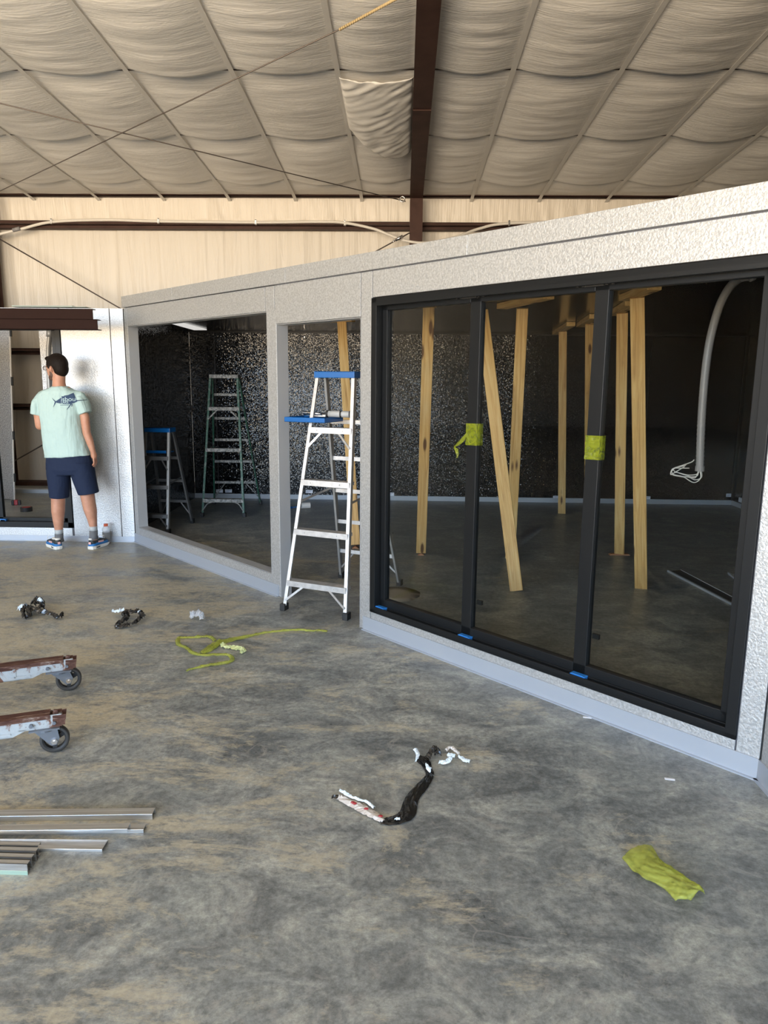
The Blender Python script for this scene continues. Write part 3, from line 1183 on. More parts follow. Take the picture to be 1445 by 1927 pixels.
# yellow tape bands round mullions
def tape_band(u0, u1, z0, z1, label, tail=False):
    t0 = empty('tape_wrap', uvz((u0 + u1) / 2, .05, (z0 + z1) / 2), 0, label, 'tape', 'yellow film wrapped around the door mullions')
    b = MB()
    nz = 10
    rings = []
    for i in range(nz + 1):
        z = z0 + (z1 - z0) * i / nz
        w_ = 0.0015 * math.sin(i * 2.1)
        rings.append([uvz(u0 - .003 - w_, .036 - abs(w_), z), uvz(u1 + .003 + w_, .036 - abs(w_), z + .002), uvz(u1 + .003, .088, z), uvz(u0 - .003, .088, z)])
    b.loft(rings, caps=False)
    child_local(b.build('band', M_YELT), t0)
    if tail:
        b = MB()
        pts = [uvz(u0, .034, z0 + .05), uvz(u0 - .03, .025, z0 + .02), uvz(u0 - .055, .02, z0 + .0), uvz(u0 - .075, .02, z0 - .015), uvz(u0 - .05, .02, z0 - .04), uvz(u0 - .04, .02, z0 - .062), uvz(u0 - .055, .02, z0 - .07)]
        wd = [.024, .020, .010, .004, .016, .010, .006]
        vs = []
        for q, ww in zip(pts, wd):
            vs.append(q + Vector((ww * .3, 0, ww)))
            vs.append(q - Vector((ww * .3, 0.01, ww)))
        fs = [(2 * k, 2 * k + 2, 2 * k + 3, 2 * k + 1) for k in range(len(pts) - 1)]
        b.add(vs, fs)
        o_t = b.build('loose_tail', M_YELT)
        child_local(o_t, t0)


tape_band(4.210, 4.280, 1.268, 1.387, 'yellow film wrapped round the first door mullion, with a crumpled loose tail', True)
tape_band(4.950, 5.020, 1.253, 1.367, 'yellow film wrapped round the second, nearer door mullion')

# left opening: black frame
lf = empty('black_window_frame', (-4.4, WY, .135), 0, 'black aluminium opening frame in the far left white wall beside the man', 'frame')
b = MB()
for (x0, x1, z0, z1) in ((-5.60, -3.2645, .137, .190), (-5.60, -3.2645, 2.05, 2.099), (-5.60, -5.55, .137, 2.099), (-3.3145, -3.2645, .137, 2.099)):
    b.box((x0, WY - .010, z0), (x1, WY + .1, z1))
child_local(b.build('frame', M_BFR, bevel=0.002), lf)
b = MB()
b.box((-5.55, WY + .04, .19), (-3.315, WY + .085, .225))
b.box((-3.37, WY + .04, .19), (-3.315, WY + .085, 2.05))
b.box((-4.035, WY + .04, .19), (-3.99, WY + .085, 2.05))
child_local(b.build('inner_sash', M_BFR, bevel=0.002), lf)
blue_clip(-3.99, 'small blue plastic clip on the sill of the left opening at the photo edge', ML, 0.192)

# things seen through the left opening
c = Vector((-5.165, 9.31, 0))
pn = empty('leaning_panel', c, math.radians(-4), 'speckled grey insulated wall panel standing on end inside the left opening', 'panel')
pn.rotation_euler = (0, math.radians(3.4), math.radians(-4))
b = MB()
b.box((-1.10, 0, .0), (-0.0, .018, 2.42))
b.build('facing', M_STUCP, pn)
b = MB()
b.box((.0, .004, .0), (.012, .022, 2.42))
b.build('panel_edge', M_WHITE, pn)
for z in (0.24, 0.80, 1.50, 2.12):
    b = MB()
    b.box((.008, -.002, z), (.030, .02, z + .11))
    b.build('cam_lock', M_RUB, pn)
b = MB()
b.box((-4.30, 8.60, 0.0), (-4.06, 8.70, 2.35))
pc = tag(b.build('speckled_partition', M_STUCP), 'upright speckled silver panel behind the man\'s head inside the left opening', 'panel')
o = MB().tube(smooth_path([P(93, 626, 8.575), P(92, 640, 8.575), P(90.5, 660, 8.575), P(91, 700, 8.575), P(94, 760, 8.575), P(97, 930, 8.575)]), 0.022, 10)
o.tube([P(93, 622, 8.57), P(93, 634, 8.57)], 0.034, 10)
tag(o.build('flexible_conduit', M_ALUD, smooth=True), 'grey flexible conduit hanging in front of the speckled panel above the man', 'conduit')
b = MB()
b.box((-7.0, 9.86, 0), (-3.0, 9.96, 0.05))
struct(b.build('trim_9', M_LIT))
b = MB()
b.box((-3.7, 6.92, 2.262), (-3.12, 7.2, 2.275))
b.box((-3.2, 6.925, 2.262), (-3.0, 7.1, 2.268))
tag(b.build('packing_strip', mat('green_grey_strip', (0.35, 0.40, 0.35), .5)), 'thin grey-green strip lying on top of the far left white wall', 'strip')


M_CHN = mat('dark_red_brown_steel', (0.021, 0.009, 0.0065), 0.7, 0.0, 0.1)
# two stacked brown channels crossing the upper left
st = empty('steel_channel_pair', P(60, 600, 6.2), 0, 'two stacked brown steel channels ending at the upper left of the man', 'steel channels')
for (ya, yb, xr, xr2, k) in ((581, 602, 174, 176, 0), (601, 621, 184, 186.5, 1)):
    b = MB()
    a_ = P(xr, ya, 6.2)
    c_ = P(xr2, yb, 6.2)
    x1 = a_.x
    dy = -.012 * k
    slope = 0.0
    b.box((-8.6, 6.2 + dy, c_.z), (x1, 6.206 + dy, a_.z))
    b.box((-8.6, 6.2 + dy, a_.z - .006), (x1, 6.27, a_.z))
    b.box((-8.6, 6.2 + dy, c_.z), (x1, 6.27, c_.z + .006))
    o = b.build('channel', M_CHN, bevel=0.002)
    child_local(o, st)
for x in (-8.4, -6.6):
    b = MB()
    b.box((x, 6.21, 0.0), (x + .08, 6.28, P(186, 621, 6.2).z))
    b.box((x - .2, 6.05, 0.0), (x + .28, 6.45, 0.02))
    child_local(b.build('support_post', M_BRWN), st)

# tape measure and roll on the floor inside
t0 = empty('tape_measure', G(31, 950), 0.3, 'red and black tape measure on the floor inside the left opening', 'tape measure')
MB().box((-.055, -.025, 0), (-.02, .025, .06)).box((.02, -.025, 0), (.055, .025, .06)).build('case', M_RUB, t0, bevel=0.008)
MB().box((-.022, -.027, 0), (.022, .027, .066)).build('centre', M_RED, t0, bevel=0.006)
t0 = empty('tape_roll', G(50, 962), 0, 'black round tape roll with red top on the floor inside the left opening', 'tape')
MB().tube([(0, 0, 0), (0, 0, .05)], .068, 24).build('roll', M_RUB, t0, smooth=False)
MB().tube([(0, 0, .05), (0, 0, .053)], .05, 20).build('core', M_RED, t0)

# ------------------------------------------------------------------ timber props
def post(name, foot, top, label, wd=.090, th=.040, plate=None, shim=None, zfoot=0.0, face=None):
    foot = Vector(foot)
    top = Vector(top)
    d = (top - foot)
    ln = d.length
    zax = d.normalized()
    face = Vector(face) if face else Vector((CAM.x - foot.x, CAM.y - foot.y, 0))
    yax = (face - zax * face.dot(zax)).normalized()
    xax = yax.cross(zax).normalized()
    t0 = empty(name, foot, 0, label, 'wooden post', 'timber props holding up the black ceiling')
    R = Matrix((xax, yax, zax)).transposed()
    b = MB()
    b.box((-wd / 2, -th / 2, 0), (wd / 2, th / 2, ln))
    o = b.build('board', M_WOOD, t0, bevel=0.003)
    # random start of grain: move the mesh origin
    off = random.uniform(-3, 3)
    for v in o.data.vertices:
        v.co.z += off
        v.co.x += off * 0.3
    o.matrix_local = R.to_4x4() @ Matrix.Translation((-off * 0.3, 0, -off))
    if plate:
        p0, p1 = Vector(plate[0]), Vector(plate[1])
        zt = IZ - .024
        p0.z = p1.z = zt
        b = MB()
        ln2 = (p1 - p0).length
        b.box((-.045, -.021, 0), (.045, .021, ln2))
        dd = (p1 - p0).normalized()
        xs_ = Vector((0, 0, 1)).cross(dd).normalized()
        R2 = Matrix((xs_, Vector((0, 0, 1)), dd)).transposed()
        o2 = b.build('head_plate', M_WOOD, t0, bevel=0.002)
        o2.matrix_local = Matrix.Translation(p0 - foot) @ R2.to_4x4()
    if shim:
        b = MB()
        for k in range(shim[2]):
            b.box((-shim[0] / 2 + .01 * k, -shim[1] / 2, -foot.z + .006 * k), (shim[0] / 2 - .008 * k, shim[1] / 2, -foot.z + .006 * k + .0055))
        b.build('shim', M_WOODR, t0)
    return t0


TZ = IZ - .046
post('timber_prop', G(669, 1031) + Vector((0, 0, .03)), G(643, 606, TZ), 'long pine prop leaning left, seen behind the white ladder in the doorway', shim=(.06, .06, 4), plate=(G(643, 606, TZ) + Vector((-.12, .05, 0)), G(643, 606, TZ) + Vector((.12, -.05, 0))))
post('timber_prop', G(792, 1044) + Vector((0, 0, .025)), G(807, 577, TZ), 'nearly upright pine prop behind the left pane of the glass door', shim=(.06, .05, 4), plate=(G(807, 577, TZ) + Vector((-.02, -.10, 0)), G(807, 577, TZ) + Vector((.02, .10, 0))))
post('timber_prop', G(972, 1112), G(907, 585, TZ), 'pine board leaning steeply left, crossing in front of an upright prop', wd=.100)
post('timber_prop', G(960, 1050), G(983, 580, TZ), 'pine prop behind the middle pane whose foot is hidden by a leaning board', plate=(G(944, 582, TZ), G(1032, 563, TZ)))
post('timber_prop', G(1057, 966), G(1059, 624, TZ), 'thin looking distant pine prop standing alone behind the middle pane', plate=(G(1046, 630, TZ), G(1074, 614, TZ)))
post('timber_prop', G(1106, 962), G(1110, 610, TZ), 'distant pine prop half hidden by the nearer door mullion', plate=(G(1092, 616, TZ), G(1118, 600, TZ)))
post('timber_prop', G(1165, 1044) + Vector((0, 0, .012)), G(1171, 589, TZ), 'upright pine prop with knots on a thin foot board, left of the nearest prop', plate=(G(1155, 595, TZ), G(1187, 576, TZ)), shim=(.19, .05, 2))
post('timber_prop', G(1206, 1107), G(1199, 560, TZ), 'nearest and widest pine prop, right one of the close pair behind the right pane', wd=.094, plate=(G(1176, 567, TZ), G(1231, 546, TZ)))
# timber behind the extreme right of the door
b = MB()

# ------------------------------------------------------------------ hanging conduit with wires
hc = empty('hanging_conduit', P(1340, 640, 4.1), 0, 'grey corrugated conduit curving down from the black ceiling with bare white wires', 'conduit')
YC = 4.25
cp = [P(1410, 520, YC - .05), P(1392, 524, YC), P(1375, 538, YC), P(1358, 566, YC), P(1345, 603, YC), P(1334, 650, YC), P(1326, 710, YC), P(1320, 790, YC), P(1316.5, 884, YC)]
pp = smooth_path(cp, 26)
rad = [0.0225 + 0.0016 * (1 if (k % 2) else -1) for k in range(len(pp))]
child_local(MB().tube(pp, rad, 14).build('corrugated_tube', M_CGREY, smooth=True), hc)
b = MB()
b.tube([P(1409, 521, YC - .05), P(1418, 517, YC - .05)], .03, 12)
child_local(b.build('ceiling_fitting', M_CGREY, smooth=True), hc)
end = pp[-1]
wires = [
    [(1317, 884), (1318, 900), (1305, 908), (1285, 897), (1266, 893), (1262, 890), (1270, 881), (1290, 876)],
    [(1314, 884), (1311, 896), (1290, 897), (1268, 893), (1264, 884), (1274, 879), (1300, 870), (1306, 865)],
    [(1316, 884), (1312, 892), (1295, 894), (1272, 889), (1262, 893), (1266, 882), (1282, 881), (1297, 881)],
    [(1319, 884), (1320, 898), (1308, 903), (1296, 898), (1282, 897), (1265, 893), (1275, 886), (1288, 878)],
    [(1315, 884), (1308, 899), (1296, 896), (1280, 891), (1268, 886), (1270, 880), (1286, 877), (1292, 873)]]
b = MB()
for k, w_ in enumerate(wires):
    b.tube(smooth_path([P(x, y, YC + (-.02 + .01 * k) * (i > 0)) for i, (x, y) in enumerate(w_)], 5), .0028, 6)
child_local(b.build('wires', M_WIREW, smooth=True), hc)
child_local(MB().tube([end + Vector((0, 0, .02)), end - Vector((0, 0, .008))], .026, 12).build('end_bushing', M_CGREY), hc)


# ------------------------------------------------------------------ step ladders
def ladder(name, loc, rz, label, H, w0, w1, wr, spread, cap_at, front_z, rear_z, m_rail, m_step, m_cap, cap=(.31, .17, .045), rail=(.062, .024), arch=False, m_rear=None):
    """front legs at y=0, rear legs at y=+spread, cap at y=cap_at"""
    t0 = empty(name, loc, rz, label, 'ladder', 'step ladders')
    m_rear = m_rear or m_rail
    yt = cap_at - .05
    yr = cap_at + .05

    def fr_(s_, z):
        k = z / (H - .02)
        return Vector((s_ * (w0 / 2 + (w1 / 2 - w0 / 2) * k), yt * k, z))

    def re_(s_, z):
        k = z / (H - .02)
        return Vector((s_ * (wr / 2 + (w1 / 2 - .01 - wr / 2) * k), spread + (yr - spread) * k, z))
    for s_ in (-1, 1):
        b = MB()
        a_, c_ = fr_(s_, .035), fr_(s_, H - .02)
        b.bar(a_, c_, .014, .036, side=(1, 0, 0))
        b.bar(a_ + Vector((-s_ * .006, -.018, 0)), c_ + Vector((-s_ * .006, -.018, 0)), .025, .003, side=(1, 0, 0))
        b.build('front_rail', m_rail, t0, bevel=0.0015)
        b = MB()
        a_, c_ = re_(s_, .035), re_(s_, H - .04)
        b.bar(a_, c_, .018, .045, side=(1, 0, 0))
        b.build('rear_rail', m_rear, t0, bevel=0.0015)
        b = MB()
        f_ = fr_(s_, 0)
        b.box((f_.x - .020, f_.y - .032, 0), (f_.x + .020, f_.y + .030, .05))
        b.build('front_foot', M_RUB, t0, bevel=0.004)
        b = MB()
        f_ = re_(s_, 0)
        b.box((f_.x - .018, f_.y - .028, 0), (f_.x + .018, f_.y + .028, .05))
        b.build('rear_foot', M_RUB, t0, bevel=0.004)
    for z in front_z:
        l_, r_ = fr_(-1, z), fr_(1, z)
        b = MB()
        b.box((l_.x, l_.y - .030, z - .004), (r_.x, l_.y + .045, z))
        b.box((l_.x, l_.y - .031, z - .040), (r_.x, l_.y - .028, z))
        b.box((l_.x, l_.y + .043, z - .025), (r_.x, l_.y + .046, z))
        for q in (-.3, .3):
            b.ball(((r_.x - l_.x) * q, l_.y - .032, z - .02), .0045, n=6)
        b.build('step', m_step, t0)
    for z in rear_z:
        l_, r_ = re_(-1, z), re_(1, z)
        b = MB()
        b.bar(l_, r_, .030, .010, side=(0, 0, 1))
        b.build('rear_bar', m_step, t0)
    zb = front_z[0]
    for s_ in (-1, 1):
        b = MB()
        p0 = Vector((s_ * w0 * .20, fr_(1, zb).y - .026, zb - .03))
        p1 = fr_(s_, .075) + Vector((-s_ * .008, -.024, 0))
        if arch:
            mid = (p0 + p1) / 2 + Vector((s_ * .01, 0, .03))
            q = smooth_path([p0, mid, p1], 5)
            b.tube(q, .007, 6)
        else:
            b.bar(p0, p1, .015, .006, side=(0, 0, 1))
        b.build('foot_brace', m_step, t0)
        b = MB()
        zz = front_z[-1]
        p0 = Vector((s_ * w1 * .22, fr_(1, zz).y - .024, zz - .03))
        p1 = fr_(s_, zz - .14) + Vector((-s_ * .010, -.020, 0))
        b.bar(p0, p1, .015, .006, side=(0, 0, 1))
        b.build('knee_brace', m_step, t0)
        b = MB()
        p0 = Vector((s_ * wr * .22, re_(1, rear_z[0]).y, rear_z[0] - .01))
        b.bar(p0, re_(s_, .09), .012, .005, side=(0, 0, 1))
        b.build('rear_brace', m_step, t0)
        b = MB()
        zs_ = H * .46
        b.bar(fr_(s_, zs_) + Vector((-s_ * .015, 0, 0)), re_(s_, zs_ + .04) + Vector((-s_ * .015, 0, 0)), .004, .016, side=(1, 0, 0))
        b.build('spreader', m_step, t0)
    b = MB()
    cw, cdp, ch = cap
    b.box((-cw / 2, cap_at - cdp / 2, H - .008), (cw / 2, cap_at + cdp / 2, H))
    b.box((-cw / 2, cap_at - cdp / 2, H - ch), (cw / 2, cap_at - cdp / 2 + .006, H))
    b.box((-cw / 2, cap_at + cdp / 2 - .006, H - ch), (cw / 2, cap_at + cdp / 2, H))
    for s_ in (-1, 1):
        b.box((s_ * cw / 2 - .003, cap_at - cdp / 2, H - ch), (s_ * cw / 2 + .003, cap_at + cdp / 2, H))
    b.build('top_cap', m_cap, t0, bevel=0.004)
    return t0


l1f, l1r = G(534, 1148), G(653, 1165)
fc = (l1f + l1r) / 2
rc = (G(643, 1087) + G(752, 1101)) / 2
dv = rc - fc
rz1 = math.atan2(-dv.x, dv.y)
lad = ladder('step_ladder', fc, rz1, 'white aluminium step ladder with blue top standing in the doorway', 1.672, (l1r - l1f).length, .29, .52, dv.length, .385,
             (.215, .575, .92, 1.285), (.25, .51, .77, 1.03, 1.31), M_ALU, M_ALU, M_BLUE, m_rear=M_ALUD)
# blue paint shelf is part of the ladder
Rl = Matrix.Rotation(rz1, 4, 'Z')
b = MB()
tx0, tx1 = -.345, -.02
ty0, ty1 = .20, .48
b.box((tx0, ty0, 1.318), (tx1, ty1, 1.324))
for (x0, x1, y0, y1) in ((tx0, tx1, ty0, ty0 + .005), (tx0, tx1, ty1 - .005, ty1), (tx0, tx0 + .005, ty0, ty1), (tx1 - .005, tx1, ty0, ty1), (tx0 + .12, tx0 + .124, ty0, ty1), (tx0 + .21, tx0 + .214, ty0, ty1)):
    b.box((x0, y0, 1.318), (x1, y1, 1.352))
b.build('tool_shelf', M_BLUE, lad, bevel=0.002)
# caulk gun on the shelf
gun = empty('caulking_gun', lad.location + Rl @ Vector((-.05, .33, 1.352)), rz1 + .12, 'caulking gun with grey tube lying on the ladder\'s blue shelf', 'caulking gun')
MB().tube([(-.02, 0, .024), (.20, 0, .024)], .023, 14).build('sealant_tube', mat('tube_grey', (.42, .43, .43), .45), gun, smooth=True)
for x_ in (-.02, .08, .15):
    MB().tube([(x_, 0, .024), (x_ + .012, 0, .024)], .026, 14).build('barrel_ring', M_RUB, gun)
MB().tube([(-.19, 0, .026), (-.02, 0, .026)], .006, 8).build('push_rod', M_RUB, gun)
MB().tube([(-.20, 0, .028), (-.05, -.01, .022)], [.014, .010], 10).build('handle', M_CHROME, gun, smooth=True)
MB().box((-.13, -.008, .003), (-.03, .008, .017)).build('trigger', M_WHITE, gun)

cg = (G(380.5, 972) + G(460, 973)) / 2
lg = ladder('step_ladder', cg, math.radians(2), 'green fiberglass step ladder spattered with paint in the dark room', 1.66, .50, .33, .60, .88, .33,
            (.21, .80, 1.28), (.30, .58, .86, 1.13, 1.42), M_GREEN, M_DIRTY, M_DIRTY, cap=(.335, .16, .045), arch=True)

M_ALU_SHADE = mat('shaded_aluminium', (0.16, 0.16, 0.16), 0.5, 0.5)  # aluminium darkened in its colour to stand in for the corner's shade
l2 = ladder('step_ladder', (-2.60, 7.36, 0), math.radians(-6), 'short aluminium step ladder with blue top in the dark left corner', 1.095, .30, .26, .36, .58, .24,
            (.20, .50, .80), (.26, .50, .76), M_ALUD, M_ALU_SHADE, M_BLUE, cap=(.28, .15, .045), m_rear=M_ALU_SHADE)  # rails also take a darker metal colour for the corner's shade
b = MB()
b.box((-.12, .14, .83), (.10, .34, .84))
b.box((-.12, .14, .83), (.10, .145, .86))
b.build('tool_shelf', M_BLUE, l2, bevel=0.002)
b = MB()

# sand drift by the first pane
b = MB()
cc_ = G(748, 1118)
nn_ = 40
ring1 = [Vector((cc_.x + (.17 + .03 * noise.noise(Vector((math.cos(2 * math.pi * k / nn_) * 2, math.sin(2 * math.pi * k / nn_) * 2, 3)))) * math.cos(2 * math.pi * k / nn_), cc_.y + .20 * math.sin(2 * math.pi * k / nn_), .0008)) for k in range(nn_)]
ring2 = [Vector((cc_.x + (q.x - cc_.x) * .5, cc_.y + (q.y - cc_.y) * .5, .004)) for q in ring1]
b.loft([ring1, ring2])
tag(b.build('sand_patch', mat('sand', (.26, .22, .165), .9), smooth=True), 'pale round sand patch on the floor behind the first glass pane', 'sand', kind='stuff')

# paint roller on the floor
rl = empty('paint_roller', G(570, 957), 0.15, 'white cylinder with a blue handle lying on the dark room floor', 'roller')
MB().tube([(-.02, 0, .038), (.09, .02, .038)], .038, 16).build('roller_cover', M_WHITE, rl, smooth=False)
MB().tube([(-.26, -.05, .02), (-.14, -.03, .02)], .016, 10).tube([(-.14, -.03, .02), (-.02, 0, .03)], .006, 8).build('handle', M_BLUE, rl, smooth=True)

# white emissive strip on the black ceiling
q_ = [G(319, 606.5, IZ - .004), G(341.5, 606.5, IZ - .004), G(389, 619.5, IZ - .004), G(365, 619.5, IZ - .004)]
x0_, x1_ = IX0 + .12, IX0 + .26
y0_, y1_ = 7.6, 9.40
t0 = empty('ceiling_bright_strip', ((q_[0] + q_[2]) / 2), 0, 'long white emissive strip on the black ceiling above the dark left corner', 'ceiling light')
M_GLOW = mat('emissive_strip', (.8, .8, .8), .5)
bsdf(M_GLOW).inputs['Emission Color'].default_value = (1, .97, .92, 1)
bsdf(M_GLOW).inputs['Emission Strength'].default_value = 0.11
b = MB()
b.hexa([q_[0] - Vector((0, 0, .012)), q_[1] - Vector((0, 0, .012)), q_[2] - Vector((0, 0, .012)), q_[3] - Vector((0, 0, .012))] + q_)
child_local(b.build('strip_body', M_GLOW), t0)

# trim lengths lying inside the glass room
b = MB()
a0, a1, a2, a3 = G(1257, 1076), G(1281, 1074), G(1393, 1134), G(1380, 1140)
b.bar(a0 + Vector((0, 0, .008)), a3 + Vector((0, 0, .008)), .018, .016, side=(1, 0, 0))
b.bar(a1 + Vector((0, 0, .006)), a2 + Vector((0.02, -.1, .006)), .006, .010, side=(1, 0, 0))
p_ = [a0, a1, a2 + Vector((.02, -.1, 0)), a3]
b.add([Vector((q.x, q.y, .004)) for q in p_] + [Vector((q.x, q.y, .006)) for q in p_], [(3, 2, 1, 0), (4, 5, 6, 7), (0, 1, 5, 4), (1, 2, 6, 5), (2, 3, 7, 6), (3, 0, 4, 7)], 1)
o = b.build('floor_trim', [M_LIT, M_BFR])
tag(o, 'long black trim strip with a white edge lying on the floor behind the right pane', 'trim strip', 'trim strips on the floor of the black room')
b = MB()
a0 = G(1371, 1080)
a1 = a0 + (G(1390, 1096) - a0) * 5
b.bar(a0 + Vector((0, 0, .008)), a1 + Vector((0, 0, .008)), .018, .016, side=(1, 0, 0))
b.box((a0.x + .02, a0.y - .9, .002), (a0.x + .12, a0.y - .02, .006))
tag(b.build('floor_trim', M_LIT), 'white trim strip end just showing beside the right door stile', 'trim strip', 'trim strips on the floor of the black room')

# ------------------------------------------------------------------ crane legs with casters
def crane_leg(p_end_px, z_top, caster_px, far_px, wheel_r, label, r_in):
    pe = G(*p_end_px, z_top)
    pf = G(*far_px, z_top)
    d = (pe - pf)
    d.z = 0
    d.normalize()
    pf = pf - d * 0.9
    nrm = Vector((d.y, -d.x, 0))            # towards viewer
    ln = (pe - pf).length
    t0 = empty('hoist_leg', (pe.x, pe.y, 0), math.atan2(d.y, d.x), label, 'hoist leg', 'floor crane legs on casters')
    # local x along leg, end at x=0, going to -ln ; local -y towards viewer
    b = MB()
    w_ = .055
    h = .078
    # side plates: full depth, then stepped up end
    poly = [(-ln, z_top - h), (-.195, z_top - h), (-.135, z_top - .052), (-.0, z_top - .050), (0, z_top), (-ln, z_top)]
    for y0 in (-w_ / 2, w_ / 2 - .004):
        b.prism(poly, y0, y0 + .004)
    b.box((-ln, -w_ / 2, z_top - h), (-.195, w_ / 2, z_top - h + .004))
    b.box((-.17, -w_ / 2, z_top - .056), (0, w_ / 2, z_top - .050))
    # welded doubler ribs
    b.box((-.275, -w_ / 2 - .003, z_top - .065), (-.265, -w_ / 2, z_top - .018))
    b.box((-.275, -w_ / 2 - .003, z_top - .066), (-.20, -w_ / 2, z_top - .058))
    b.build('leg_beam', M_RUST, t0)
    b = MB()
    b.box((-ln, -w_ / 2 - .004, z_top - .016), (-.045, w_ / 2 + .004, z_top + .003))
    b.box((-ln, -w_ / 2 - .007, z_top - .020), (-.28, -w_ / 2, z_top - .012))
    b.prism([(-.035, z_top - .05), (.012, z_top - .05), (.018, z_top - .004), (-.035, z_top - .004)], -w_ / 2 - .002, -w_ / 2 + .003)
    b.prism([(-.035, z_top - .05), (.012, z_top - .05), (.018, z_top - .004), (-.035, z_top - .004)], w_ / 2 - .003, w_ / 2 + .002)
    b.prism([(-.04, z_top - .02), (-.012, z_top - .015), (-.015, z_top + .012), (-.03, z_top + .014)], -.01, .0)
    b.build('leg_top', M_RUST2, t0)
    b = MB()
    b.tube([(-.12, -w_ / 2 - .012, z_top - .035), (-.12, -w_ / 2, z_top - .035)], .009, 6)
    b.tube([(-.03, -w_ / 2 - .010, z_top - .035), (-.03, -w_ / 2, z_top - .035)], .008, 6)
    b.build('bolt', M_ZINC, t0)
    # caster
    cc = G(*caster_px, 0)
    loc = t0.rotation_euler.to_matrix().inverted() @ (Vector((cc.x, cc.y, 0)) - Vector((pe.x, pe.y, 0)))
    cxx, cyy = loc.x, max(-.03, min(.03, loc.y))
    wr = wheel_r
    b = MB()
    b.box((-.13, -.045, z_top - .062), (-.01, .045, z_top - .056))
    b.tube([(-.07, 0, z_top - .062), (-.07, 0, z_top - .074)], .036, 16)
    for s_ in (-1, 1):
        y0 = cyy + s_ * .026
        b.prism([(-.115, z_top - .074), (-.022, z_top - .074), (cxx + .022, wr + .01), (cxx + .01, wr - .018), (cxx - .012, wr - .02), (cxx - .03, wr)], y0 - .0015, y0 + .0015)
    b.box((-.115, cyy - .027, z_top - .078), (-.022, cyy + .027, z_top - .073))
    y_ = b.build('caster_fork', M_ZINC, t0)
    M3 = Matrix.Translation((cxx, cyy, wr))
    b = MB()
    n = 32
    rings = []
    for (r_, y0) in ((wr * .80, -.016), (wr * .96, -.018), (wr, -.012), (wr, .012), (wr * .96, .018), (wr * .80, .016)):
        rings.append([M3 @ Vector((r_ * math.cos(2 * math.pi * k / n), y0, r_ * math.sin(2 * math.pi * k / n))) for k in range(n)])
    rings.append(rings[0])
    b.loft(rings, caps=False)
    b.build('tyre', M_TYRE, y_, smooth=True)
    b = MB()
    rings = []
    for (r_, y0) in ((wr * .70, -.012), (wr * .80, -.015), (wr * .80, .015), (wr * .70, .012)):
        rings.append([M3 @ Vector((r_ * math.cos(2 * math.pi * k / n), y0, r_ * math.sin(2 * math.pi * k / n))) for k in range(n)])
    rings.append(rings[0])
    b.loft(rings, caps=False)
    b.tube([M3 @ Vector((0, -.02, 0)), M3 @ Vector((0, .02, 0))], wr * .26, 14)
    for k in range(3):
        a = 2 * math.pi * k / 3 + .5
        b.bar(M3 @ Vector((0, 0, 0)), M3 @ Vector((wr * .76 * math.cos(a), 0, wr * .76 * math.sin(a))), .014, wr * .30, side=(0, 1, 0))
    b.build('wheel_hub', M_RUB, y_)
    b = MB()
    b.tube([(cxx, cyy - .042, wr), (cxx, cyy + .042, wr)], .007, 6)
    b.tube([(cxx, cyy - .036, wr), (cxx, cyy - .028, wr)], .014, 6)
    b.build('axle', M_CHROME, y_)
    return t0


crane_leg((137, 1236), .190, (131, 1297), (0, 1253), .0625, 'rusty grey hoist leg with caster, the upper and farther one of two', 0)
crane_leg((116, 1338), .190, (105, 1413), (0, 1354), .0605, 'rusty grey hoist leg with caster, the lower and nearer one of two', 0)


# ------------------------------------------------------------------ galvanised framing pieces lying at lower left
def chan(name, p_r, p_l, z, wd, h, label, lip=.010, up=True, m_=None, ext=1.2, part=None):
    """C section: web down, flanges up along the direction from left to right end"""
    a = G(*p_r, z)
    c = G(*p_l, z)
    d = (a - c)
    d.z = 0
    d.normalize()
    ang = math.atan2(d.y, d.x)
    ln = (a - c).length + ext
    t0 = empty(name, (a.x, a.y, z), ang, label, 'metal stud', 'galvanised framing pieces on the floor')
    b = MB()
    t_ = .0018
    if up:
        b.box((-ln, -wd / 2, 0), (0, wd / 2, t_))
        for s_ in (-1, 1):
            b.box((-ln, s_ * wd / 2 - t_ / 2, 0), (0, s_ * wd / 2 + t_ / 2, h))
            b.box((-ln, s_ * (wd / 2 - lip), h - t_), (0, s_ * wd / 2, h))
    else:
        b.box((-ln, -wd / 2, h - t_), (0, wd / 2, h))
        for s_ in (-1, 1):
            b.box((-ln, s_ * wd / 2 - t_ / 2, 0), (0, s_ * wd / 2 + t_ / 2, h))
    b.build('section', m_ or M_GALV, t0, bevel=0.001)
    return t0


